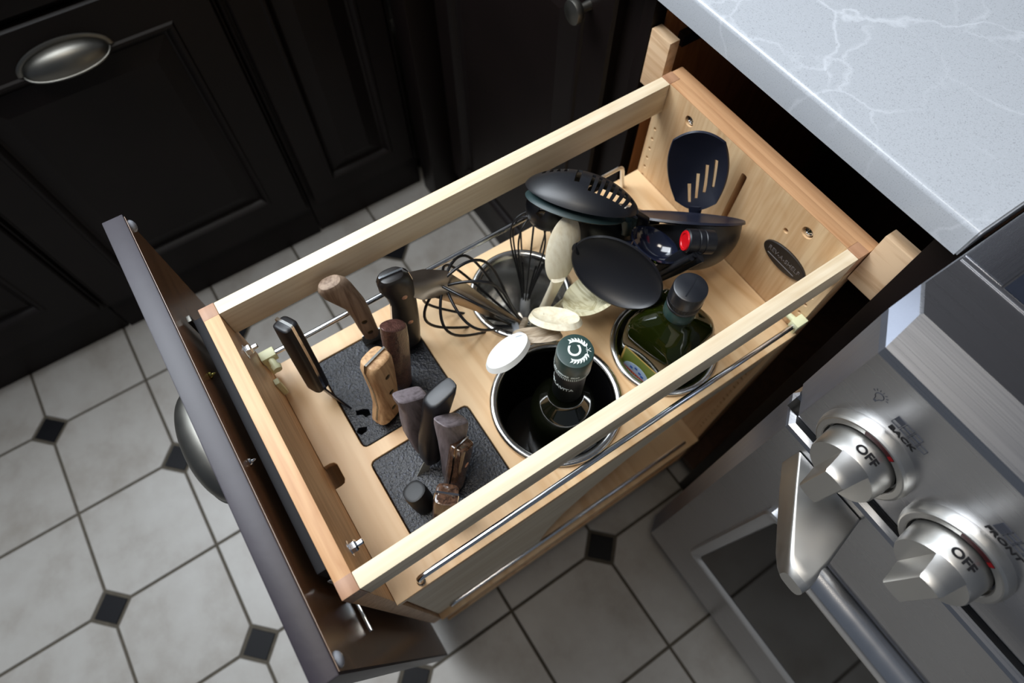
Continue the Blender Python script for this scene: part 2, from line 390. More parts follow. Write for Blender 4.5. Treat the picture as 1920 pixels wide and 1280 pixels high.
# run that faces the camera, left of the open pull-out
YF = .540
t = thing('base_cabinet', 'dark espresso raised panel cabinet directly left of the open wooden pull-out', 'cabinet', (-.38, .8, 0))
part('carcass', bx(-.70, -.066, YF+.022, 1.12, .0, .884), DARK, t, smooth=False)
part('face_frame', bx(-.664, -.062, YF+.018, YF+.022, .095, .884, .001), DARK, t)
part('corner_stile', bx(-.664, -.595, .493, YF+.017, .0, .884, .003), DARK, t)
d = raised('door', (-.10, YF+.018, .112), -XP, ZP, -YP, .47, .757, t, st=.050)
kb = lathe(B(), [(.006, 0), (.005, .012), (.013, .017), (.0155, .022), (.014, .027), (.006, .0295), (0, .030)], (-.145, YF, .806), (0, -1, 0), 28)
part('knob', kb, PEWTER, d, ang=50)
prof = [(.03, 0), (0, 0), (0, .07), (.004, .076), (.005, .086), (.012, .092), (.016, .10), (.03, .10)]
part('base_moulding', loft(B(), [[(x, .558+a, b) for a, b in prof] for x in (-.69, -.0625)]), DARK, t, ang=30)

# housing of the pull-out
t = thing('base_cabinet', 'open cabinet carcass with raw maple filler blocks behind the pull-out drawer', 'cabinet', (.14, .8, 0))
part('left_stile', bx(-.0612, -.0445, YF+.004, YF+.024, .0, .884, .001), DARK, t)
part('right_stile', bx(.3165, .3400, YF+.002, YF+.022, .0, .884, .001), DARK, t)
part('side_panel', bx(-.0605, -.0435, YF+.0245, 1.12, .0, .884), WORANGE, t, smooth=False)
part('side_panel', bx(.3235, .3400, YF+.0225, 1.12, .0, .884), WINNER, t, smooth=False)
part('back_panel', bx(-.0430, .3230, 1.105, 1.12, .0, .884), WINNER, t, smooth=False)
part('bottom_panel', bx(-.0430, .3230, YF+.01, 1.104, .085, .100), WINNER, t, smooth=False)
part('toe_kick', bx(-.0430, .3160, YF+.045, YF+.060, .0, .0845), DARK, t, smooth=False)
for x0 in (-.0425, .2860): part('filler_block', bx(x0, x0+.031, YF+.004, YF+.018, .767, .838, .0008), WBLOCK, t)
part('slide_rail', bx(-.0425, -.033, YF+.05, 1.0, .80, .815), BLACKM, t)

# countertop
bm = B()
prof = [(.528, .8845), (.528, .9090), (.5284, .9109), (.5295, .9125), (.5311, .9136), (.533, .9140), (1.22, .914), (1.22, .8845)]
loft(bm, [[(x, a, b) for a, b in prof] for x in (-.70, .3385)])
es = [e for e in bm.edges if all(abs(v.co.x-.3385) < 1e-5 for v in e.verts) and max(v.co.z for v in e.verts) > .90]
bmesh.ops.bevel(bm, geom=es, offset=.0018, segments=2, affect='EDGES')
ct = part('countertop', bm, QUARTZ, ang=30)
tag(ct, 'white veined quartz countertop with squared front edge above the pull-out', 'countertop')
part('side_slab', bx(-1.26, -.701, -1.0, 1.22, .8845, .914, .003), QUARTZ, ct)

# room shell beyond the frame
struct(part('wall_back', bx(-1.30, 2.2, 1.225, 1.30, 0, 2.5), plain('dark_for_reflection', (52, 50, 54), .6), smooth=False))  # unseen wall, darkened to stand in for uppers mirrored by the range steel
struct(part('wall_left', bx(-1.38, -1.30, -1.0, 1.225, 0, 2.5), plain('cream_wall_paint_left', (206, 204, 198), .8), smooth=False))

# ------------------------------------------------------------------ range
rg = thing('range_cooker', 'stainless steel range with knobs and bar handle right of the countertop', 'range', (.75, .75, 0))
X0, X1, YR = .3435, 1.105, .402
CH = .020
def plan(x0, x1, yf, yb, c=CH): return [(x0, yb), (x0, yf+c*1.3), (x0+c, yf), (x1-c, yf), (x1, yf+c*1.3), (x1, yb)]
def layer(name, segs, mat, parent=rg, ang=20, bev=0):
    bm = B(); loft(bm, [[(x, y, z) for x, y in pl] for z, pl in segs])
    if bev: bmesh.ops.bevel(bm, geom=[e for e in bm.edges], offset=bev, segments=2, affect='EDGES')
    o = part(name, bm, mat, parent, ang=ang)
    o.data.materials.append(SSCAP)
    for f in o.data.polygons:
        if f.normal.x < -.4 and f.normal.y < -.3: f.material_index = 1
    return o
layer('body', [(.10, plan(X0, X1, .455, 1.20)), (.762, plan(X0, X1, .455, 1.20))], SSX)
cp = layer('control_panel', [(.764, plan(X0, X1, YR, 1.19)), (.767, plan(X0, X1, YR-.001, 1.19)), (.899, plan(X0, X1, YR-.001, 1.19)), (.905, plan(X0, X1, YR+.002, 1.19)), (.9155, plan(X0, X1, .4340, 1.19, .016)), (.9165, plan(X0+.001, X1-.001, .4365, 1.19, .016))], SSX, ang=12)
part('top_trim', bx(X0+.0015, X0+.033, .4990, 1.19, .9165, .9185, .0008), SSY, rg)
part('top_trim', bx(X1-.033, X1-.0015, .4990, 1.19, .9165, .9185, .0008), SSY, rg)
part('cooktop', bx(X0+.0345, X1-.0345, .4990, 1.19, .9165, .9180, .0006), COOK, rg)
part('front_trim', bx(X0+.002, X1-.002, .4945, .4980, .9165, .9178, .0005), SSX, rg)
for k in range(3):
    gx = X0+.05+k*.222
    gr = part('burner_grate', bx(gx, gx+.20, .56, .57, .930, .942, .003), BLACKM, rg)
    for yy in (.70, .84, .98, 1.12): part('grate_bar', bx(gx, gx+.20, yy, yy+.01, .930, .942, .003), BLACKM, gr)
    for xx in (gx, gx+.095, gx+.19): part('grate_bar', bx(xx, xx+.01, .56, 1.13, .9185, .9295, .002), BLACKM, gr)
# oven door
od = layer('oven_door', [(.112, plan(X0+.001, X1-.001, YR, .452)), (.115, plan(X0, X1, YR-.001, .452)), (.736, plan(X0, X1, YR-.001, .452)), (.7395, plan(X0, X1, YR+.001, .452)), (.742, plan(X0+.003, X1-.003, YR+.006, .450))], SSX, ang=15)
part('plinth', bx(X0+.01, X1-.01, .47, .60, .0, .099), DARK, rg, smooth=False)
part('door_gap', bx(X0+.006, X1-.006, YR+.012, .454, .7421, .7638), GLASSBLK, rg, smooth=False)
def rring(x0, x1, z0, z1, i, y, r=.012):
    P = arc([(x0+i, z0+i), (x1-i, z0+i), (x1-i, z1-i), (x0+i, z1-i)], r, 3); return [(a, y, b) for a, b in P]
wx0, wx1, wz0, wz1 = .419, 1.03, .255, .600
wf = part('window_frame', loft(B(), [rring(wx0, wx1, wz0, wz1, i, y) for i, y in ((0, YR-.0005), (0, YR-.006), (.003, YR-.0075), (.008, YR-.0068), (.017, YR-.0015))], True, True), SSZ, od, ang=25)
part('window_glass', loft(B(), [rring(wx0, wx1, wz0, wz1, .0175, y, .006) for y in (YR-.0018, YR-.0024)]), GLASSBLK, wf)
# handle: two angled brackets and the bar
hb = part('handle_bar', tube(B(), [(.470, .3400, .712), (.9785, .3400, .712)], .0165, 36), SSBAR, od, ang=50)
for s in (0, 1):
    bm = B(); mir = lambda x: x if s == 0 else 1.4485-x
    def rg_(y, x0, x1, z0, z1, r): return [(mir(a), y, b) for a, b in arc([(x0, z0), (x1, z0), (x1, z1), (x0, z1)], r, 4)]
    secs = [(YR-.002, .3880, .4640, .684, .727, .003), (.380, .4040, .4680, .686, .728, .003), (.350, .4290, .4745, .690, .729, .004), (.330, .4455, .4785, .693, .729, .006), (.321, .4535, .4805, .697, .728, .008), (.3155, .4590, .4805, .704, .724, .008)]
    loft(bm, [rg_(*q) for q in secs]); part('handle_bracket', bm, CAST, od, ang=28)
# knobs
def knob(cx, cz, word, labels=True):
    y0 = YR-.001
    bez = part('bezel', lathe(B(), [(.0330, 0), (.0412, 0), (.0414, .0035), (.0402, .0082), (.0388, .0100), (.0376, .0104), (.0335, .0104), (.0325, .0096), (.0320, .004)], (cx, y0, cz), (0, -1, 0), 72), CAST, rg, ang=18)
    part('bezel_gap', lathe(B(), [(.0322, .0), (.0322, .0060)], (cx, y0, cz), (0, -1, 0), 40), GLASSBLK, bez)
    # window in the bezel top
    N_ = 10; rr = []
    for k in range(N_+1):
        a = math.radians(112-44*k/N_); rr.append([(cx+r*math.cos(a), y0-h, cz+r*math.sin(a)) for r, h in ((.0336, .0100), (.0336, .0109), (.0374, .0109), (.0374, .0100))])
    part('indicator_window', loft(B(), rr), REDGLASS, bez)
    a = math.radians(70); part('indicator_mark', loft(B(), [[(cx+r*math.cos(b), y0-h, cz+r*math.sin(b)) for r, h in ((.0338, .0108), (.0338, .0111), (.0372, .0111), (.0372, .0108))] for b in (math.radians(75), math.radians(69))]), DEEPRED, bez)
    R1, H1, H2, hw = .0300, .030, .0520, .0112
    bm = B(); n = 64
    kb = part('knob', lathe(bm, [(.0, .0062), (.0296, .0062), (.0306, .008), (R1, .016), (R1-.0012, H1-.002), (R1-.0022, H1), (0, H1)], (cx, y0, cz), (0, -1, 0), n, False, False), CAST, rg, ang=35)
    # grip bar: slice of the cylinder, flared tips
    bm = B(); secs = []
    for h, ww, rr_ in ((H1-.006, hw+.0035, R1-.0015), (H1-.001, hw+.0018, R1-.0018), (H1+.006, hw+.0003, R1-.0020), (H2-.008, hw-.001, R1-.0028), (H2-.002, hw-.0018, R1-.0036), (H2, hw-.0030, R1-.0048)):
        P = []
        for sgn in (1, -1):
            for k in range(9):
                x = ww*(1-2*k/8)*sgn; P.append((cx+x, y0-h, cz+sgn*math.sqrt(max(rr_**2-x*x, 0))))
        secs.append(P)
    loft(bm, secs); part('grip', bm, CAST, kb, ang=32)
    # OFF on top of the skirt
    text('off_lettering', 'OFF', .0098, (cx, y0-.0205, cz+R1+.0001), XP, (0, 1, 0), INK, kb, bold=.0003, sx=1.15, curve=R1)
    text('lite_lettering', 'LITE', .0062, (cx+R1*math.sin(1.45), y0-.0135, cz+R1*math.cos(1.45)), (math.cos(1.45), 0, -math.sin(1.45)), (0, 1, 0), INK, kb, bold=.0002, sx=.9)
    if word:
        text('position_lettering', word, .0066, (cx+.003, y0-.0002, cz+.0464), XP, ZP, INK, cp, bold=.0002, sx=1.35)
        lw = .0004
        for k in range(4):
            x0 = cx-.0105+k*.0078
            for j in range(2):
                z0 = cz+.0518+j*.0052; x1_ = x0+.0072
                fill = (j == 1 and k == 0) or (j == 0 and k == 0 and word == 'FRONT')
                if k == 3 and j == 1: continue
                if fill: m = bx(x0, x1_, y0-.0004, y0, z0, z0+.0048)
                else:
                    m = B()
                    for a_ in ((x0, x1_, z0, z0+lw), (x0, x1_, z0+.0048-lw, z0+.0048), (x0, x0+lw, z0, z0+.0048), (x1_-lw, x1_, z0, z0+.0048)): box(m, a_[0], a_[1], y0-.0004, y0, a_[2], a_[3])
                part('burner_symbol', m, GREYINK, cp, smooth=False)
for k, wd in enumerate(('BACK', 'FRONT', 'BACK', 'FRONT')): knob(.4160+k*.0895 + (.28 if k > 1 else 0), .805, wd)
# oven light symbol
lx, lz, ly = .3875, .8650, YR-.0012
bm = B(); pts = [(lx-.0012, ly, lz-.0040), (lx-.0016, ly, lz-.0015)]+[(lx+.0034*math.sin(a), ly, lz+.0018+.0034*-math.cos(a)) for a in [math.radians(-40-28*k) for k in range(11)]]+[(lx+.0016, ly, lz-.0015), (lx+.0012, ly, lz-.0040)]
tube(bm, pts, .00030, 6)
for k in range(7):
    a = math.radians(-75+25*k); tube(bm, [(lx+.0052*math.sin(a), ly, lz+.0018+.0052*math.cos(a)), (lx+.0070*math.sin(a), ly, lz+.0018+.0070*math.cos(a))], .00022, 5)
for k in range(2): tube(bm, [(lx-.0013, ly, lz-.0044-.0010*k), (lx+.0013, ly, lz-.0044-.0010*k)], .00032, 5)
part('light_symbol', bm, GREYINK, cp)

# ------------------------------------------------------------------ pull-out drawer
W = .285; ZT = .811
dr = thing('pullout_drawer', 'open maple pull-out organizer with dark door front, tray and chrome rails', 'drawer', (.14, .27, .09))
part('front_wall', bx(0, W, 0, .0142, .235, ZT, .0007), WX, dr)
for x0 in (0, W-.0140): part('corner_lap', bx(x0-.0001, x0+.0141, -.0001, .0142, ZT-.030, ZT+.0002, .0005), WEND, dr)
bwall_holes = [circ(x, z, .0022, 10) for x in (.010, .2755) for z in [.30+.0158*k for k in range(29)]]
slot = arc([(.1385, .690), (.1460, .690), (.1460, .789), (.1385, .789)], .0037, 5)
cb = [circ(.0535, .790, .0062, 20), circ(.2315, .790, .0066, 20), circ(.2120, .7715, .0030, 14)]
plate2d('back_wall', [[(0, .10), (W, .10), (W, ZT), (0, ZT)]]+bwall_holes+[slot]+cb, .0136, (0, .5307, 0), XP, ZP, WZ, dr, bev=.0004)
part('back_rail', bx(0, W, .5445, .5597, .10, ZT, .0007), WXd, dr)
part('back_cap', bx(.0142, W-.0142, .5308, .5442, ZT-.004, ZT+.0006, .0003), WXd, dr)
for x0 in (.0, W-.0140): part('corner_lap', bx(x0-.0001, x0+.0141, .5306, .5443, ZT-.030, ZT+.0008, .0005), WEND, dr)
for cxx in (.0535, .2315): part('screw', lathe(B(), [(0, 0), (.0046, .0), (.0050, .0008), (.0044, .0018), (.0015, .0026), (.0012, .0018), (0, .0016)], (cxx, .5340, .790), (0, -1, 0), 20), CHROME, dr)
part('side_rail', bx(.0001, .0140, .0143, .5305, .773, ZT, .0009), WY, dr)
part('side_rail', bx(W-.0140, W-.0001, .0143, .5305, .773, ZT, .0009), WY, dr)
# tray with cut-outs
ZS = .665
P_INS = [(.0225, .0580, .1385, .1725), (.1545, .0560, .2640, .1735)]
CAN = {'a': (.074, .298, .0600), 'b': (.218, .394, .0600), 'c': (.206, .255, .0710), 'd': (.080, .436, .0590)}
holes = [arc([(x0, y0), (x1, y0), (x1, y1), (x0, y1)], .007, 3) for x0, y0, x1, y1 in P_INS]
holes += [circ(cx, cy, r-.0068, 40) for cx, cy, r in CAN.values()]
outer = [(.0005, .0146), (.1330, .0146)]+[(.1330, .0215)]+[(.1335+.0010, .0255), (.1375, .0275), (.1555, .0275), (.1590, .0255), (.1600, .0215)]+[(.1600, .0146), (.2895, .0146), (.2895, .5300), (.0005, .5300)]
plate2d('tray', [outer]+holes+[circ(.2835, .0440, .0042, 14), circ(.0120, .4975, .0035, 12)], .012, (0, 0, ZS), XP, YP, WTRAY, dr, bev=.0006)
# curved side panel under the tray, lower shelf, cradle
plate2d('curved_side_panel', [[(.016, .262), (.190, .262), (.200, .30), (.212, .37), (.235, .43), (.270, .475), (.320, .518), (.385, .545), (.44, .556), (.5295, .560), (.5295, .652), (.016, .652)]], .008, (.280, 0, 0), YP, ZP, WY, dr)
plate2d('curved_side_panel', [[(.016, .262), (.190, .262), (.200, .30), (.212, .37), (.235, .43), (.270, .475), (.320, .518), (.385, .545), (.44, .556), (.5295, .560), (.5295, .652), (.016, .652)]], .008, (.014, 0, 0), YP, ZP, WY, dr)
part('lower_shelf', bx(.0005, .2895, .0146, .5300, .244, .258, .0008), WTRAY, dr)
part('bottom_shelf', bx(.0005, .2845, .0146, .5300, .105, .119, .0008), WTRAY, dr)
for k in range(6): part('dado_line', bx(W-.0002, W+.0003, .0012+.0022*k, .0016+.0022*k, ZT-.0085, ZT-.0015), KBROWN, dr, smooth=False) if k in (1, 3, 5) else None
# chrome gallery rails
def rail(pts, r=.0030): return part('gallery_rail', tube(B(), pts, r, 12), CHROME, dr, ang=60)
def bent(p0, p1, p2, rr=.009):
    p0, p1, p2 = V(p0), V(p1), V(p2); a = p1+(p0-p1).normalized()*rr; b_ = p1+(p2-p1).normalized()*rr
    return [p0]+[a*(1-t)**2+p1*2*t*(1-t)+b_*t*t for t in (0, .2, .4, .6, .8, 1)]+[p2]
rail(bent((.0120, .0280, .7085), (.0120, .4870, .7075), (.0120, .4985, .650), .008))
rail(bent((.2840, .5170, .692), (.2840, .0445, .692), (.2835, .0440, .640), .008))
rail(bent((.2825, .4900, .300), (.2825, .0400, .300), (.2825, .0400, .245), .008))
def clip(x, y, z, s, sx):
    bm = B(); box(bm, x-.0055, x+.0055, min(y, y+s*.016), max(y, y+s*.016), z-.0055, z+.0055, .0012)
    tube(bm, [(x, y+s*.008, z), (x-sx*.016, y+s*.010, z)], .0036, 12)
    tube(bm, [(x-sx*.0145, y+s*.010, z), (x-sx*.0200, y+s*.010, z)], [.0052, .0046], 14)
    box(bm, x-.003, x+.003, min(y, y+s*.004), max(y, y+s*.004), z-.034, z-.004, .001)
    return part('rail_clip', bm, CREAM, dr)
clip(.0120, .0150, .7085, 1, -1); clip(.2840, .5300, .692, -1, 1)
bm = B(); box(bm, .0345, .0415, .0145, .0200, .671, .700, .001); part('rail_clip_foot', bm, CREAM, dr)
# logo medallion on the back wall: long axis along X
lc = V((.2290, .5306, .7400))
md = plate2d('medallion', [circ(0, 0, .0290, 48, .0150)], .0030, lc+V((0, -.0028, 0)), XP, ZP, LOGO, dr, bev=.0009)
text('medallion_lettering', 'REV-A-SHELF', .0080, lc+V((0, -.0029, .0012)), XP, ZP, LOGOTXT, md, ext=.0004, sx=.98)
bm = B(); tube(bm, [lc+V((-.020, -.0029, -.0062)), lc+V((.018, -.0029, -.0068))], .0005, 6); part('medallion_line', bm, LOGOTXT, md)
# nuts on the inner front wall
for xx, zz in ((.0385, .776), (.2440, .764)):
    bm = lathe(B(), [(.0060, 0), (.0060, .0008), (.0052, .0009), (.0052, .0055), (.0040, .0070), (.0026, .0072), (.0026, .0115), (.0018, .0125), (0, .0125)], (xx, .0142, zz), (0, 1, 0), 6)
    nn = part('nut', bm, CHROME, dr, ang=20)
    part('washer', lathe(B(), [(.0072, 0), (.0072, .0009), (0, .0009)], (xx, .0141, zz), (0, 1, 0), 24), CHROME, nn)
# door front
DX0, DX1, DZ0, DZ1, DY0, DY1 = -.111, .3291, .092, .8396, -.0348, -.0160
door = part('door', bx(DX0, DX1, DY0, DY1, DZ0, DZ1, .0012), DARKDOOR, dr)
part('door_back_face', bx(DX0+.0022, DX1-.0022, DY1+.0001, DY1+.0006, DZ0+.002, DZ1-.002), BACKDOOR, door, smooth=False)
raised('door_panel', (DX0+.018, DY0, DZ0+.018), XP, ZP, -YP, DX1-DX0-.036, DZ1-DZ0-.036, door, mat=DARKDOOR, st=.04, hs=.10)
cup_pull((.112, DY0+.0005, .790), XP, ZP, -YP, door, w_=.112, d_=.027)
for xx, zz in ((-.1040, .8285), (.3190, .8290)):
    part('door_bumper', lathe(B(), [(.0060, 0), (.0058, .0016), (.0042, .0032), (.0018, .0041), (0, .0043)], (xx, DY1+.0005, zz), (0, 1, 0), 24), plain('clear_rubber_bumper_%d' % (xx > 0), (200, 205, 215), .08, trans=.55), door, ang=60)
part('mounting_plate', bx(.004, .258, -.0085, -.0002, .28, .806, .0012), MATTEBLK, dr)
for xx, zz in ((.0640, .812), (.1555, .819)):
    s_ = part('door_screw', lathe(B(), [(.0032, 0), (.0036, .0012), (.0030, .0026), (.0014, .0030), (.0010, .0050), (0, .0062)], (xx, DY1+.0005, zz-.004), (0, 1, 0), 18), CHROME if xx > .1 else plain('brass_screw', (170, 160, 90), .2, metal=1), dr)
# thin steel brackets at each end of the front wall
bm = B(); box(bm, .2600, .2612, -.0090, -.0012, .62, .780, .0003); 
part('steel_bracket', bm, CHROME, dr)
part('release_lever', bx(.2660, .2985, -.0135, -.0098, .6865, .6905, .0006), CHROME, dr)
bm = B(); box(bm, -.0040, .0030, -.0130, -.0090, .70, .806, .0008); part('steel_bracket', bm, PEWTER, dr)

# ------------------------------------------------------------------ measured positions of what stands in the drawer (metres)
PT = {
 'k1a': (0.0436, 0.0578, 0.7950),
 'k1b': (0.0659, 0.0517, 0.7000),
 'k1c': (0.0854, 0.0654, 0.6550),
 'k2a': (0.0299, 0.1168, 0.8000),
 'k2m': (0.0335, 0.1206, 0.7650),
 'k2b': (0.0374, 0.1260, 0.6900),
 'k2c': (0.0343, 0.1285, 0.6550),
 'k3a': (0.0543, 0.1655, 0.8000),
 'k3m': (0.0525, 0.1652, 0.7500),
 'k3b': (0.0603, 0.1565, 0.6750),
 'k3c': (0.0574, 0.1575, 0.6550),
 'k4a': (0.0877, 0.1418, 0.7750),
 'k4b': (0.0988, 0.1266, 0.6720),
 'k5a': (0.1113, 0.1112, 0.7800),
 'k5b': (0.1202, 0.0975, 0.6750),
 'k6a': (0.1532, 0.1212, 0.7650),
 'k6b': (0.1712, 0.1104, 0.6720),
 'k7a': (0.1730, 0.1435, 0.7800),
 'k7b': (0.1921, 0.1097, 0.6900),
 'k7c': (0.1937, 0.0926, 0.6600),
 'k8a': (0.1946, 0.1406, 0.7650),
 'k8b': (0.2155, 0.1223, 0.6720),
 'k9a': (0.2128, 0.1389, 0.7450),
 'k9b': (0.2232, 0.1164, 0.6720),
 'k10a': (0.2146, 0.0805, 0.7000),
 'k10b': (0.2228, 0.0829, 0.6650),
 'k11a': (0.2397, 0.1046, 0.7220),
 'k11b': (0.2441, 0.0887, 0.6680),
 'w1t': (0.0609, 0.2074, 0.7480),
 'w1b': (0.0868, 0.2966, 0.6050),
 'w1h': (0.0744, 0.3197, 0.5400),
 'w2t': (0.0263, 0.3475, 0.7300),
 'w2b': (0.0611, 0.3132, 0.6050),
 'w2h': (0.0450, 0.3246, 0.5400),
 's1a': (0.0902, 0.3423, 0.8000),
 's1b': (0.1164, 0.3129, 0.7350),
 's1c': (0.0935, 0.3067, 0.6050),
 's2a': (0.1656, 0.3068, 0.7350),
 's2b': (0.1256, 0.2765, 0.7250),
 's2c': (0.0932, 0.3043, 0.6100),
 's3a': (0.1601, 0.2880, 0.7200),
 's3b': (0.1291, 0.2502, 0.7100),
 's3c': (0.0815, 0.3001, 0.6100),
 's4a': (0.1647, 0.2007, 0.7450),
 's4b': (0.1442, 0.2525, 0.7300),
 's4c': (0.0686, 0.2903, 0.6000),
 's5a': (0.1610, 0.3657, 0.7400),
 's5b': (0.1208, 0.3212, 0.7000),
 's5c': (0.0984, 0.3162, 0.6200),
 'sp0': (0.0556, 0.1740, 0.7750),
 'sp1': (0.0650, 0.2071, 0.7550),
 'sp2': (0.0775, 0.2408, 0.7000),
 'sp3': (0.0959, 0.2910, 0.6200),
 'u1a': (0.0947, 0.4950, 0.8320),
 'u1b': (0.1243, 0.4971, 0.7350),
 'u1c': (0.0539, 0.5070, 0.6000),
 'u2a': (0.0351, 0.3274, 0.8050),
 'u2b': (0.1239, 0.4016, 0.8000),
 'u2c': (0.0681, 0.4644, 0.6600),
 'u3c': (0.0380, 0.3545, 0.7450),
 'u3h': (0.0599, 0.4373, 0.6600),
 'u4a': (0.0257, 0.3301, 0.7900),
 'u4b': (0.1014, 0.3829, 0.7900),
 'u5a': (0.1102, 0.3364, 0.7750),
 'u5b': (0.1985, 0.3792, 0.7550),
 'u5h': (0.0636, 0.4428, 0.6600),
 'u6c': (0.1409, 0.4792, 0.7450),
 'u7a': (0.1720, 0.5161, 0.7600),
 'u7b': (0.0975, 0.4150, 0.7650),
 'u8': (0.1546, 0.4056, 0.7800),
 'u9': (0.0816, 0.3841, 0.7450),
 'ra': (0.1760, 0.4170, 0.8000),
 'rb': (0.1899, 0.4412, 0.7950),
 'rc': (0.1837, 0.4262, 0.7850),
 'rd': (0.1669, 0.4063, 0.7350),
}
P = {k: V(v) for k, v in PT.items()}
# ------------------------------------------------------------------ block inserts
for k, (x0, y0, x1, y1) in enumerate(P_INS):
    poly = arc([(x0+.0012, y0+.0012), (x1-.0012, y0+.0012), (x1-.0012, y1-.0012), (x0+.0012, y1-.0012)], .006, 4)
    hs = [[[.0965, .0700], [.1010, .0690], [.1035, .0745], [.1080, .0760], [.1085, .0815], [.1020, .0820], [.0985, .0775]],
          [[.1150, .0640], [.1180, .0600], [.1230, .0630], [.1225, .0690], [.1185, .0720]]][:2] if k == 0 else [[[.2255, .0880], [.2305, .0850], [.2350, .0890], [.2330, .0960], [.2275, .0950]]]
    o = plate2d('knife_block_insert', [poly]+hs, .030, (0, 0, ZS-.0006), XP, YP, FOAM, None, bev=.0008)
    part('insert_base', bx(x0+.002, x1-.002, y0+.002, y1-.002, ZS-.036, ZS-.0308), BLACKM, o, smooth=False)
    tag(o, ('black speckled knife insert nearer the left rail, holding the pale oak and chef knives', 'black speckled knife insert beside the right rail, under the small dark knives')[k], 'knife block', 'knife inserts in the tray')

# ------------------------------------------------------------------ canisters
clab = {'a': 'round steel canister holding the whisks and pale wooden spoons', 'b': 'round steel canister holding the square green oil bottle',
        'c': 'widest steel canister, holding the round-capped dark oil bottle', 'd': 'steel canister at the back, hidden under the black nylon utensils'}
ZB = ZS-.135
for k, (cx, cy, r) in CAN.items():
    c = thing('utensil_canister', clab[k], 'canister', (cx, cy, ZB), 'steel canisters set in the tray')
    if k == 'c': part('dark_inside', lathe(B(), [(0, .0025), (r-.0110, .0030), (r-.0096, .0060), (r-.0093, .1335), (r-.0088, .1340), (r-.0088, .0050)], (cx, cy, ZB), n=64, cap0=False, cap1=False), plain('dark_inside_reflection', (10, 10, 11), .2), c, ang=50)  # added black sleeve, painting in the dark reflections inside the steel
    rb = r-.0075
    pr = [(0, 0), (rb-.004, 0), (rb-.0005, .003), (rb, .008), (rb, .1345), (r-.001, .1352), (r+.0006, .1365), (r+.0008, .1385), (r-.0006, .1402), (r-.0036, .1408), (rb+.0006, .1398), (rb-.0006, .1375), (rb-.0012, .134), (rb-.0012, .006), (rb-.005, .0022), (0, .0020)]
    part('body', lathe(B(), pr, (cx, cy, ZB), n=64, cap0=False, cap1=False), CANSTEEL, c, ang=50)

# ------------------------------------------------------------------ knives
def sec(c, wd, td, w_, t_, n=20, e=2.6):
    out = []
    for k in range(n):
        a = 2*pi*k/n; ca, sa = math.cos(a), math.sin(a)
        out.append(c+wd*(math.copysign(abs(ca)**(2/e), ca)*w_/2)+td*(math.copysign(abs(sa)**(2/e), sa)*t_/2))
    return out
def knife(label, a, b, tip, wd, prof, mat, thick, tang=None, rivets=(), rmat=COPPER, blade=.022, e=2.8, skew=0, bolster=None, name='kitchen_knife', group='kitchen knives standing in the inserts', sc_=1.0, tangw=1.012, tt=.0022, bmat=None):
    """a butt, b handle end, tip where the blade enters the block; prof = [(t, width, shift)]"""
    prof = [(q, w_*sc_, s_*sc_) for q, w_, s_ in prof]; thick *= sc_
    ax = (b-a); ln = ax.length; d = ax.normalized(); wd = V(wd); wd = (wd-d*wd.dot(d)).normalized(); td = d.cross(wd)
    t = thing(name, label, 'knife', tip, group)
    def cc(u, sh): return a+d*(ln*u)+wd*sh
    rings = []
    p0, w0, s0 = prof[0]
    for q, f in ((.0, .55), (.006, .82), (.018, .96)): rings.append([p+(-d)*(0)+d*0 for p in sec(cc(p0+q, s0), wd, td, w0*f if f > .9 else w0-.004*(1-f)*4, thick*(1-(1-f)*.7), e=e)])
    for u, w_, sh in prof[1:-1]: rings.append(sec(cc(u, sh), wd, td, w_, thick, e=e))
    u, w_, sh = prof[-1]; rings.append(sec(cc(u-.02, sh), wd, td, w_, thick, e=e)); rings.append(sec(cc(u, sh), wd, td, w_*.93, thick*.86, e=e))
    if skew:
        for r_ in rings[:4]:
            for p in r_: p += d*(skew*(p-a).dot(wd)/.02)
    part('handle', loft(B(), rings), mat, t, ang=35)
    if tang:
        rr = []
        for u, w_, sh in [(prof[0][0]-.002/ln, prof[0][1]*.93, prof[0][2])]+list(prof): 
            c_ = cc(u, sh); hw = w_*tangw/2; h = tt/2
            q = [c_+wd*hw+td*h, c_-wd*hw+td*h, c_-wd*hw-td*h, c_+wd*hw-td*h]
            if skew and u < .06: q = [p+d*(skew*(p-a).dot(wd)/.02) for p in q]
            rr.append(q)
        part('tang', loft(B(), rr), tang, t, ang=30)
    for u, sh in rivets:
        for s in (1, -1):
            part('rivet', lathe(B(), [(.0030, -.002), (.0030, .0002), (.0024, .0006), (0, .0007)], cc(u, sh)+td*s*thick*.495, td*s, 16), rmat, t)
    if bolster:
        u, w_, sh = prof[-1]; part('bolster', loft(B(), [sec(cc(1.0, sh), wd, td, w_*.92, thick*.82), sec(cc(1.0, sh)+d*bolster, wd, td, w_*.8, .004)]), tang or DULL, t)
    # blade down into the block
    u, w_, sh = prof[-1]; s0 = cc(1.0, sh); e0 = tip-V((0, 0, .004)); hw = blade/2
    bl = []
    for q in (-.004/max((e0-s0).length, .01), .15, .5, 1.0):
        c_ = s0+(e0-s0)*q; ww = hw if q > .1 else hw*.8
        bl.append([c_+wd*ww+td*.0010, c_-wd*ww+td*.0002, c_-wd*ww-td*.0002, c_+wd*ww-td*.0010])
    part('blade', loft(B(), bl), bmat or DULL, t, ang=20)
    return t
straight = lambda w_, m=None: [(0, w_, 0), (.25, (m or w_), 0), (.6, (m or w_), 0), (1, w_*.95, 0)]
knife('slim black knife with a silver strip down its handle, nearest the door front', P['k1a'], P['k1b'], P['k1c'], (.92, .40, 0), straight(.021, .022), KBLACK, .0175, tang=CHROME, blade=.024, e=4, tangw=1.03, tt=.0028, bmat=BLACKM)
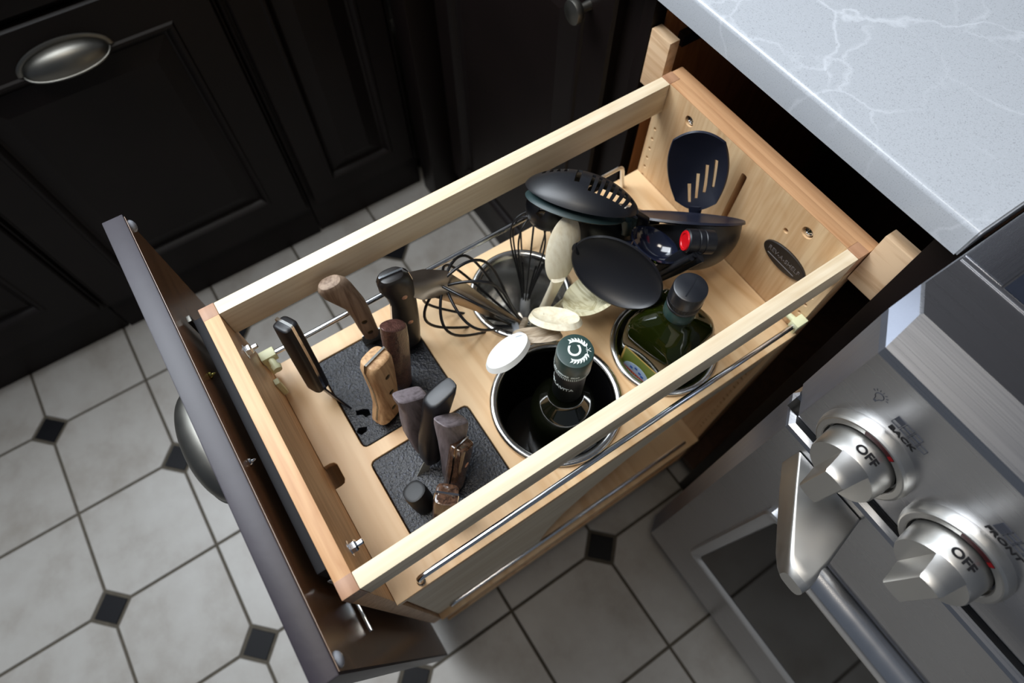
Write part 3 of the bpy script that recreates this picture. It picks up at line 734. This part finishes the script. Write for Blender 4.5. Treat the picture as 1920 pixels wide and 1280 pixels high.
# curved grey-brown handle with a bulbous butt
wd2 = V((.10, .95, .2))
knife('worn grey wooden knife whose bulbous curved butt touches the left rail', P['k2a'], P['k2b'], P['k2c'], wd2,
      [(0, .024, -.006), (.06, .029, -.0055), (.16, .030, -.004), (.28, .026, -.001), (.42, .0215, .0025), (.6, .020, .0025), (.8, .019, .001), (1, .017, 0)], KWOODG, .016, rivets=((.66, .0015), (.86, .0008)), rmat=BRASSDK, blade=.026, e=2.3)
knife('large black chef knife with two copper rivets, nearest the whisk', P['k3a'], P['k3b'], P['k3c'], (.05, 1, .1),
      [(0, .026, -.003), (.05, .032, -.002), (.14, .034, -.0005), (.24, .029, .002), (.38, .0265, .0035), (.6, .029, .002), (.8, .031, 0), (1, .029, -.001)], KBROWN, .019, tang=CHROME, rivets=((.24, .003), (.60, .004)), blade=.03, e=2.7, tangw=1.01)
knife('dark brown textured knife with an oval slanted butt, behind the pale oak one', P['k4a'], P['k4b'], P['k4b']-V((0, 0, .008)), (-.40, .90, 0), [(0, .0265, 0), (.2, .0265, 0), (.5, .025, 0), (.8, .022, 0), (1, .020, 0)], KWOODD, .0175, e=2.2, blade=.018, skew=.012, sc_=1.13)
knife('pale oak knife with three dark rivets and a metal line over its butt', P['k5a'], P['k5b'], P['k5b']-V((0, 0, .008)), (-.38, .92, 0),
      [(0, .0250, 0), (.08, .0275, 0), (.25, .0265, .001), (.5, .0235, .002), (.75, .0225, .0015), (.9, .0255, -.0005), (1, .027, -.0015)], KWOODL, .0195, sc_=1.1, tang=DULL, rivets=((.24, .001), (.52, .002), (.80, .001)), rmat=BRASSDK, blade=.02, e=3.2)
knife('grey walnut knife with a flat rectangular butt, left of the curved black one', P['k6a'], P['k6b'], P['k6b']-V((0, 0, .008)), (-.12, 1, 0), [(0, .027, 0), (.08, .026, 0), (.16, .021, 0), (.35, .022, -.001), (.6, .0225, -.001), (1, .016, 0)], KWOODM, .0155, e=4.5, blade=.014, skew=.010, sc_=1.13)
knife('curved matte black knife with a pale blade heel touching the insert', P['k7a'], P['k7b'], P['k7c'], (-.12, 1, 0), [(0, .026, 0), (.1, .025, 0), (.3, .0205, -.0015), (.6, .020, -.0025), (.85, .018, -.001), (1, .015, 0)], KBLACK, .017, e=3.4, blade=.013, skew=-.012, bmat=HORN, sc_=1.13)
knife('grey walnut knife with a tall slanted butt beside the big canister', P['k8a'], P['k8b'], P['k8b']-V((0, 0, .008)), (-.35, .93, 0), [(0, .0300, 0), (.10, .029, 0), (.3, .023, 0), (.6, .020, 0), (1, .018, 0)], KWOODM, .0180, e=3.6, blade=.016, skew=.016, sc_=1.13)
knife('small glossy rosewood knife with a bright tang, leaning on the slanted walnut one', P['k9a'], P['k9b'], P['k9b']-V((0, 0, .008)), (-.40, .91, 0), [(0, .0200, 0), (.2, .0205, .001), (.5, .0175, .001), (1, .016, 0)], KWOODS, .0160, tang=CHROME, rivets=((.4, .001),), blade=.014, e=3.6, skew=.008, tangw=1.02, tt=.0014, sc_=1.13)
knife('short round black knob-like knife handle, lowest in the front insert', P['k10a'], P['k10b'], P['k10b']-V((0, 0, .008)), (-.3, .95, 0), straight(.020, .0205), RUBBER, .0185, e=2.3, blade=.012, sc_=1.13)
knife('glossy brown knife with a silver band over its square butt, against the right rail', P['k11a'], P['k11b'], P['k11b']-V((0, 0, .008)), (.60, .80, 0), [(0, .0195, 0), (.2, .020, 0), (.5, .0175, 0), (1, .015, 0)], KWOODS, .0195, tang=CHROME, blade=.014, e=4.2, tangw=1.03, tt=.0020, sc_=1.13)

# ------------------------------------------------------------------ bottles
b1 = thing('oil_bottle', 'dark round oil bottle with green cap printed with a white olive wreath', 'bottle', (.2130, .2600, ZB+.003), 'oil bottles in canisters')
bc = V((.2130, .2600, ZB+.003)); hz = lambda z: z-bc.z
part('glass_body', lathe(B(), [(0, 0), (.030, 0), (.0345, .003), (.0355, .010), (.0355, hz(.655)), (.0350, hz(.662)), (.0325, hz(.672)), (.0265, hz(.683)), (.0190, hz(.692)), (.0160, hz(.699)), (.0148, hz(.708)), (.0142, hz(.765)), (0, hz(.765))], bc, n=64, cap0=False, cap1=False), BOT1, b1, ang=60)
part('neck_foil', lathe(B(), [(.0150, hz(.712)), (.0153, hz(.713)), (.0153, hz(.7695)), (.0146, hz(.770))], bc, n=48), FOILDK, b1)
capb = part('cap', lathe(B(), [(.0150, hz(.7702)), (.0166, hz(.7704)), (.0170, hz(.7725)), (.0168, hz(.7745)), (.0171, hz(.776)), (.0170, hz(.7985)), (.0164, hz(.8005)), (.0150, hz(.8008)), (0, hz(.8008))], bc, n=64, cap1=False), CAPGREEN, b1, ang=40)
kn = B()
for k in range(60):
    a = 2*pi*k/60; c_ = bc+V((math.cos(a)*.01665, math.sin(a)*.01665, 0)); tube(kn, [c_+V((0, 0, hz(.7706))), c_+V((0, 0, hz(.7742)))], .0006, 5)
kn = part('knurled_ring', kn, SILVERINK, capb); kn['kind'] = 'stuff'
# printed wreath and letter: letter reads with its top towards the left of the drawer
zc = .8009
ux, uy = V((.867, -.498, 0)), V((.498, .867, 0))
text('cap_lettering', 'C', .0165, (.2130, .2600, zc), -ux, -uy, WHITEINK, capb, bold=.0002)
bm = B()
def leaf(c, ang, ln=.0034, wd_=.0011):
    dx = V((math.cos(ang), math.sin(ang), 0)); dy = V((-dx.y, dx.x, 0)); pts = [c-dx*.2*ln, c+dx*ln*.35+dy*wd_*.9, c+dx*ln, c+dx*ln*.35-dy*wd_*.9]
    loft(bm, [[p+V((0, 0, h)) for p in pts] for h in (0, .0002)])
for s in (1, -1):
    st = []
    for k in range(8):
        a = s*(.12+k*.245); rr_ = .0108-.0001*k
        c_ = V((.2130, .2600, zc))+uy*math.cos(a)*rr_+(-ux)*math.sin(a)*rr_; st.append(c_)
        tang_ = uy*-math.sin(a)*s+(-ux)*math.cos(a)*s; an = math.atan2(tang_.y, tang_.x)
        if k > 0:
            leaf(c_, an+.7, .0040, .0010); leaf(c_, an-.7, .0034, .0010)
    tube(bm, [p+V((0, 0, .0001)) for p in st], .0003, 5)
    c0 = V((.2130, .2600, zc)); tube(bm, [c0+uy*.0095+(-ux)*s*.0012, c0+uy*.0138-(-ux)*s*.0018], .0003, 5)
part('olive_wreath', bm, WHITEINK, capb, smooth=False)
sd = V((.12, -.99, 0)).normalized(); su = V((-sd.y*1, sd.x, 0))*1
if su.dot(RIGHT) < 0: su = -su
text('neck_lettering', 'COLAVITA', .0066, bc+sd*.01535+V((0, 0, hz(.744))), su, ZP, SILVERINK, b1, curve=.01535, bold=.00015)
text('cap_rim_lettering', 'ROMA  PER SERVIRE  OLIO', .0034, bc+sd*.01715+V((0, 0, hz(.7785))), su, ZP, SILVERINK, capb, curve=.01715, bold=.0002)

b2 = thing('oil_bottle', 'square olive-green glass oil bottle with plain black screw cap', 'bottle', (.2190, .3880, ZB+.003), 'oil bottles in canisters')
c2 = V((.2190, .3880, 0)); rot = math.radians(9)
def sq(hw, r, z, n=6):
    P_ = []
    for k, (sx, sy) in enumerate(((1, 1), (-1, 1), (-1, -1), (1, -1))):
        for q in range(n+1):
            a = (k+q/n)*pi/2; P_.append((sx*(hw-r)+r*math.cos(a), sy*(hw-r)+r*math.sin(a)))
    return [V((c2.x+x*math.cos(rot)-y*math.sin(rot), c2.y+x*math.sin(rot)+y*math.cos(rot), z)) for x, y in P_]
part('glass_body', loft(B(), [sq(.032, .009, ZB+.003), sq(.0350, .012, ZB+.007), sq(.0365, .0125, .708), sq(.0359, .013, .720), sq(.0332, .015, .7305), sq(.0275, .0165, .739), sq(.0205, .0165, .746), sq(.0165, .0160, .751), sq(.0145, .0143, .757), sq(.0140, .0139, .772)]), BOT2, b2, ang=60)
part('neck_band', lathe(B(), [(.0150, .753), (.0160, .754), (.0160, .770), (.0152, .771)], c2, n=48), CAPGREEN, b2)
cap2 = part('cap', lathe(B(), [(.0158, .7712), (.0166, .7714), (.0166, .774), (.0160, .7745), (.0165, .776), (.0165, .797), (.0160, .7995), (.0150, .8002), (0, .8002)], c2, n=64, cap1=False), CAPBLACK, b2, ang=40)
kn = B()
for k in range(70):
    a = 2*pi*k/70; c_ = c2+V((math.cos(a)*.01655, math.sin(a)*.01655, 0)); tube(kn, [c_+V((0, 0, .7765)), c_+V((0, 0, .7815))], .00045, 5)
kn = part('knurled_ring', kn, CAPBLACK, cap2); kn['kind'] = 'stuff'
part('cap_seam', bx(-.0006, .0006, -.012, .012, 0, .0004, mtx=Matrix.Translation((c2.x, c2.y, .8002)) @ Matrix.Rotation(math.radians(25), 4, 'Z')), CAPBLACK, cap2)
fx, fy = V((math.cos(rot), math.sin(rot), 0)), V((-math.sin(rot), math.cos(rot), 0))
fo_ = c2-fy*.0361
lb = plate2d('label', [[(-.0245, .595), (.0245, .595), (.0245, .690), (-.0245, .690)]], .0003, fo_-fy*.0003, fx, ZP, LABELY, b2)
plate2d('label_field', [[(-.0222, .598), (.0222, .598), (.0222, .6876), (-.0222, .6876)]], .0002, fo_-fy*.0005, fx, ZP, LABELG, lb)
ell = [(.0185*math.cos(a), .653+.018*math.sin(a)) for a in [pi*k/16 for k in range(17)]]
plate2d('label_arch', [ell], .0002, fo_-fy*.0007, fx, ZP, LABELB, lb)
plate2d('label_band', [[(-.0195, .646), (.0195, .646), (.0195, .653), (-.0195, .653)]], .0002, fo_-fy*.0009, fx, ZP, LABELR, lb)
bm = B()
for k in range(9): box(bm, -.0135+k*.003, -.0121+k*.003, -.0003, 0, .6485, .6508, mtx=Matrix.Translation(fo_-fy*.0009) @ Matrix.Rotation(rot, 4, 'Z'))
part('label_print', bm, LABELY, lb, smooth=False)
bm = B()
for k, (a_, b_) in enumerate(((-.008, .660), (-.002, .6645), (.004, .661), (.008, .658))): box(bm, a_-.0018, a_+.0018, -.0003, 0, b_-.002, b_+.002, mtx=Matrix.Translation(fo_-fy*.0007) @ Matrix.Rotation(rot, 4, 'Z'))
part('label_print', bm, plain('label_blue_print', (60, 96, 170), .5), lb, smooth=False)

# ------------------------------------------------------------------ utensils
def mb(fr): # columns L, S, N
    return fr
def ortho(L, S):
    L = V(L).normalized(); S = V(S); S = (S-L*S.dot(L)).normalized(); return L, S, L.cross(S)
def shell(C, L, S, N, a, b, depth, th, nu=36, nv=28, keep=None, pw=1.0, shape=None, flat=None):
    """dish: rim in the plane (L,S) through C, opening towards N"""
    bm = B(); g_ = {}
    for i in range(nu+1):
        for j in range(nv+1):
            x, y = -1+2*i/nu, -1+2*j/nv
            px, py = x*math.sqrt(1-y*y/2), y*math.sqrt(1-x*x/2)
            r2 = min(1, px*px+py*py)
            if shape: px, py = shape(px, py)
            h = -depth*(1-r2)**pw if not flat else flat(px, py, r2)
            g_[i, j] = bm.verts.new(C+L*(px*a)+S*(py*b)+N*h)
    for i in range(nu):
        for j in range(nv):
            if keep and not keep(i, j): continue
            bm.faces.new((g_[i, j], g_[i+1, j], g_[i+1, j+1], g_[i, j+1]))
    bmesh.ops.delete(bm, geom=[v for v in bm.verts if not v.link_faces], context='VERTS')
    bmesh.ops.recalc_face_normals(bm, faces=bm.faces)
    bmesh.ops.solidify(bm, geom=bm.faces[:], thickness=th)
    return bm
def stem(pts, ws, ts, face):
    """flat or round stem: widths ws across, thickness ts along face"""
    pts = [V(p) for p in pts]; rings = []
    for i, p in enumerate(pts):
        d = (pts[min(i+1, len(pts)-1)]-pts[max(i-1, 0)]).normalized(); f = V(face); f = (f-d*f.dot(d)).normalized(); s = d.cross(f)
        rings.append(sec(p, s, f, ws[i], ts[i], n=16, e=2.6))
    return loft(B(), rings)
def utensil(name, label, cat, base, group=None): return thing(name, label, cat, base, group)
# --- whisks
def whisk(label, tip, base, hend, R, n, hmat, ph0, wire=.00115, hr=.0060):
    t = utensil('whisk', label, 'whisk', hend, 'black wire whisks')
    ax = tip-base; Ln = ax.length; d, u, v = frame_of(ax)
    for k in range(n):
        ph = ph0+pi*k/n; s = u*math.cos(ph)+v*math.sin(ph); Rk = R*(1-.05*(k % 3)); Lk = Ln*(1-.035*(k % 3)); pts = []
        for q in range(41):
            x = -1+q/20; ax_ = Lk*max(math.cos(x*pi/2), 0)**.72; rad = Rk*math.sin(x*pi)*(1+.12*math.cos(x*pi))
            pts.append(base+d*(ax_+.004)+s*(rad+math.copysign(.0035, x)*(abs(x))))
        part('wire', tube(B(), pts, wire, 7), WIRE, t, ang=80)
    part('handle', tube(B(), [base+d*.016, base+d*.010, base, base-d*.01, hend+d*.012, hend], [.0042, .0060, .0064, hr, hr+.001, hr*.6], 20), hmat, t, ang=50)
    return t
whisk('black wire balloon whisk leaning out of the steel canister towards the left rail', P['w1t'], P['w1b'], P['w1h'], .0430, 5, CHROME, .35, wire=.0016)
whisk('smaller black wire whisk standing upright inside the spoon canister', P['w2t'], P['w2b'], P['w2h'], .0250, 5, plain('grey_handle', (150, 152, 154), .4), .1, wire=.0011)
# --- pale spoons
def spoon(label, a, b, c, S, wid, depth, mat, th=.004, sw=.008, cat='spoon', name='wooden_spoon', pw=.8, smat=None, shape=None):
    """a far tip, b neck, c stem end"""
    L, S_, N = ortho(a-b, S); t = utensil(name, label, cat, c, 'pale spoons in the canister')
    part('bowl', shell((a+b)/2, L, S_, N, (a-b).length/2, wid/2, depth, th, 24, 18, pw=pw, shape=shape), mat, t, ang=50)
    n0 = b+L*.006-N*th*.5
    part('stem', stem([n0, n0+(c-n0)*.12, n0+(c-n0)*.5, c], [sw*1.25, sw, sw*.85, sw*.9], [th*1.2, sw*.7, sw*.8, sw*.85], N), smat or mat, t, ang=50)
    return t
spoon('cream wooden spoon standing tallest in the canister, its long bowl upright', P['s1a'], P['s1b'], P['s1c'], RIGHT*.93-TOWARD*.32+UP*.1, .037, .007, SPCREAM, th=.006, sw=.0125)
spoon('cream spoon seen nearly edge-on above the weathered one', P['s2a'], P['s2b'], P['s2c'], UP*.55-TOWARD*.85, .034, .005, SPCREAM, th=.0065, sw=.010)
spoon('weathered brown wooden spoon lying low on the canister rim', P['s3a'], P['s3b'], P['s3c'], UP*.35-TOWARD*.94, .032, .004, SPBROWN, th=.006, sw=.009)
spoon('pure white flat spoon head leaning over the canister towards the knives', P['s4a'], P['s4b'], P['s4c'], (RIGHT*.75+UP*.45-TOWARD*.35), .030, .002, SPWHITE, th=.006, sw=.010, name='silicone_spoon', smat=plain('frosted_plastic', (205, 212, 222), .3, trans=.3))
spoon('broad striped ash server whose bowl bends out under the big black spoon', P['s5a'], P['s5b'], P['s5c'], UP*.7-TOWARD*.6, .060, .012, SPSTRIPE, th=.004, sw=.012, cat='server', name='wooden_server')
# --- satin steel spatula leaning left out of the canister
t = utensil('metal_spatula', 'broad steel spatula leaning left between the chef knife and whisk', 'spatula', P['sp3'])
cl_ = [P['sp0'], P['sp0'].lerp(P['sp1'], .5), P['sp1'], P['sp1'].lerp(P['sp2'], .5), P['sp2'], P['sp3']]
ws_ = [.030, .031, .030, .026, .019, .009]
rings = []
dd = (cl_[-1]-cl_[0]).normalized()
for i, p in enumerate(cl_):
    d = (cl_[min(i+1, 5)]-cl_[max(i-1, 0)]).normalized(); f = V((.30, -.45, .84)); f = (f-d*f.dot(d)).normalized(); s = d.cross(f)
    hw = ws_[i]/2*(.72 if i == 0 else 1); rings.append([p+s*hw*c_+f*(h-.004*(c_*c_)*(hw/.018)) for c_, h in ((-1, 0), (-.5, .0), (0, .0), (.5, .0), (1, .0), (1, -.0014), (.5, -.0014), (0, -.0014), (-.5, -.0014), (-1, -.0014))])
part('blade', loft(B(), rings), steel('warm_satin_steel', (176, 160, 142), .30), t, ang=60)
part('shank', tube(B(), [P['sp2'].lerp(P['sp3'], .3)-V((.0, .0, .003)), P['sp3'], P['sp3']+(P['sp3']-P['sp2']).normalized()*.03], [.003, .0035, .004], 10), DULL, t)

# --- black nylon utensils in the back canister
cD = V((.080, .436, 0)); inD = lambda dx, dy, z=.57: V((cD.x+dx, cD.y+dy, z))
def head(name, label, cat, C, L, Nh_, a, b, depth, th, mat, stem_pts, base, sw=.010, st=.006, flip=False, **k):
    L, S, N = ortho(L, V(Nh_).cross(V(L)))
    t = utensil(name, label, cat, base, 'black nylon utensils in the back canister')
    part('head', shell(C, L, S, N, a, b, depth, th, **k), mat, t, ang=50)
    ps = [V(p) for p in stem_pts]
    part('stem', stem(ps, [sw*1.3]+[sw]*(len(ps)-1), [st]*len(ps), N), mat, t, ang=50)
    return t
# slotted turner upright against the back wall
C1 = (P['u1a']+P['u1b'])/2; L1 = (P['u1a']-P['u1b']); a1 = L1.length/2
Lh, Sh, Nh = ortho(L1, V((.50, -.78, .38)).cross(L1))
def keep1(i, j):
    for k, (j0, i0, i1) in enumerate(((6, 11, 25), (11, 8, 21), (16, 5, 16), (21, 3, 11))):
        if j in (j0, j0+1) and i0 <= i <= i1: return False
    return True
def shp1(x, y):   # squarer outline, wider at the top
    m = max(abs(x), abs(y), 1e-6); r = math.hypot(x, y); q = 1+.10*(r/m-1)*2.2*r
    return x*q, y*q*(1.0+.10*x)
t = utensil('slotted_turner', 'black slotted turner standing tallest against the back wall of the drawer', 'turner', inD(.004, .018), 'black nylon utensils in the back canister')
part('head', shell(C1, Lh, Sh, Nh, a1*.98, .0315, .0105, .0024, 40, 34, keep=keep1, shape=shp1, pw=1.0), NAVY, t, ang=50)
part('stem', stem([P['u1b']+Lh*.006, P['u1b']-Lh*.012+Nh*.002, P['u1b'].lerp(inD(.004, .018), .5), inD(.004, .018)], [.016, .012, .010, .011], [.004, .006, .007, .008], Nh), NAVY, t)
# slotted convex spoon on top
C2 = (P['u2a']+P['u2b'])/2; L2 = (P['u2b']-P['u2a']); a2 = L2.length/2
n2 = (UP*.80+TOWARD*.58)
def keep2(i, j):
    if 36 <= i <= 62 and (i-36) % 4 in (0, 1) and 15 <= j <= 26: return False
    if 27 <= i <= 29 and 11 <= j <= 23: return False
    if 8 <= i <= 22 and (i-8) % 4 in (0, 1) and 9 <= j <= 16: return False
    return True
Lq = L2.normalized(); Sq = Lq.cross(-n2)
Sq = -Sq if False else Sq
head('slotted_spoon', 'large black slotted spoon lying dome up, topmost of the black utensils', 'spoon', C2, L2, -n2, a2, .0370, .0230, .0022, NYLON,
     [P['u2b']-Lq*.004, P['u2b']+V((.004, .006, -.010)), inD(.020, .012, .66), inD(.01, .0, .57)], inD(.01, 0), sw=.012, nu=66, nv=34, keep=keep2, pw=.75)
# green silicone edge below it
C4 = C2-UP*.010-TOWARD*.004-Lq*.006
head('silicone_spoon', 'dark green spoon whose rim peeks out under the slotted spoon', 'spoon', C4, L2, -n2, a2*.90, .0320, .0130, .0022, SILI,
     [C4+Lq*a2*.9, C4+Lq*a2*.98-V((0, 0, .02)), inD(-.012, .010, .66), inD(-.008, .0, .57)], inD(-.008, 0), nu=30, nv=20, pw=.8)
# round ladle with a hanging hole seen from behind, far left
def keep3(i, j): return not (9 <= i <= 12 and 4 <= j <= 8)
head('pasta_ladle', 'round black ladle bowl facing away, lowest left beside the chrome rail', 'ladle', P['u3c']+RIGHT*.004+UP*.004, RIGHT*.8-UP*.5-TOWARD*.1, RIGHT*.45+UP*.75-TOWARD*.35, .0270, .0270, .0290, .0020, NYLON,
     [P['u3c']+RIGHT*.028, P['u3c']+RIGHT*.045-UP*.004, inD(-.026, -.006, .66), inD(-.02, .0, .57)], inD(-.02, 0), nu=28, nv=28, keep=keep3, pw=.5)
# dark bowl between
head('serving_spoon', 'deep black spoon seen from behind, tucked beneath the slotted spoon', 'spoon', P['u9']-TOWARD*.004, RIGHT*.9-UP*.45, UP*.75-TOWARD*.5+RIGHT*.3, .0450, .0300, .0180, .0022, NYLON,
     [P['u9']+RIGHT*.036-UP*.020, P['u9']+RIGHT*.044-UP*.030-TOWARD*.02, inD(.0, -.026, .66), inD(.0, -.01, .57)], inD(0, -.01), nu=28, nv=20, pw=.7)
# big solid spoon, concave side up
L5 = P['u5b']-P['u5a']; C5 = (P['u5a']+P['u5b'])/2; l5 = L5.normalized()
n5 = TOWARD*.78-(UP*.62+RIGHT*.42)*.62; S5 = n5.cross(l5)
head('serving_spoon', 'large solid black spoon, hollow side up, hanging over the tray towards the caps', 'spoon', C5, L5, n5, L5.length/2, .0330, .0110, .0024, NYLON,
     [P['u5a']+l5*.004, P['u5a']-l5*.003+V((0, 0, -.006)), inD(.004, -.030, .663), inD(.01, -.02, .57)], inD(.01, -.02), nu=32, nv=24, pw=.8)
# ladle, rim edge-on
head('soup_ladle', 'hemispherical black soup ladle with its rim edge-on, rightmost of the utensils', 'ladle', P['u6c']-V((0, 0, .004)), RIGHT, UP*.97+TOWARD*.20, .0510, .0420, .0500, .0022, NYLON,
     [P['u6c']-RIGHT*.044, P['u6c']-RIGHT*.050-V((0, 0, .02)), inD(.030, .010, .66), inD(.024, .004, .57)], inD(.024, .004), nu=36, nv=36, pw=.5)
# shallow blade lying across it
C7 = (P['u7a']+P['u7b'])/2; L7 = P['u7a']-P['u7b']
head('flat_turner', 'flat navy-black turner laid across the top of the soup ladle', 'turner', C7-UP*.003, L7, UP*.93+TOWARD*.36, L7.length/2, .0330, .0040, .0026, NAVY,
     [P['u7b']+L7*.02, P['u7b']-L7*.06-V((0, 0, .012)), inD(.022, .022, .66), inD(.016, .014, .57)], inD(.016, .014), nu=32, nv=16, pw=.6)
head('small_ladle', 'small glossy navy ladle nested between the big spoon and red-tipped tool', 'ladle', P['u8']-TOWARD*.006, RIGHT*.8-UP*.5, UP*.45+RIGHT*.2+TOWARD*.7, .0260, .0200, .0160, .0018, plain('glossy_navy', (22, 26, 42), .12, spec=.8),
     [P['u8']-RIGHT*.022, P['u8']-RIGHT*.030-TOWARD*.01, inD(.014, -.008, .66), inD(.012, -.004, .57)], inD(.012, -.004), nu=24, nv=20, pw=.7)
# red-ended ribbed tool
t = utensil('can_opener', 'black ribbed tool with a bright red round end, in front of the ladle', 'can opener', P['rd'])
ra, rb = P['ra'], P['rb']; d = (rb-ra).normalized()
part('barrel', lathe(B(), [(0, .0004), (.0102, .0004), (.0116, .0016), (.0118, .010), (.0112, .0106), (.0112, .0112), (.0119, .0118), (.0119, .0165), (.0113, .0170), (.0113, .0176), (.0119, .0182), (.0116, .028), (0, .029)], ra, d, 40), NYLON, t, ang=30)
part('red_end', lathe(B(), [(0, -.0002), (.0066, -.0002), (.0072, -.0010), (.0094, -.0010), (.0100, .0002), (.0100, .0012)], ra, d, 36, False), RED, t)
bm = B(); rc, rd = P['rc'], P['rd']; u_ = (RIGHT*.75+UP*.6).normalized()
rc2 = ra+d*.012+TOWARD*.004-UP*.011
for k in (-1.5, -.5, .5, 1.5): tube(bm, [rc2+u_*k*.0052, rc2.lerp(rd, .5)+u_*k*.0050, rd+u_*k*.0040], [.0036, .0034, .003], 10)
part('ribbed_grip', bm, NYLON, t)
part('grip_core', stem([rc2, rc2.lerp(rd, .5), rd], [.022, .021, .017], [.006, .006, .006], TOWARD), NYLON, t)
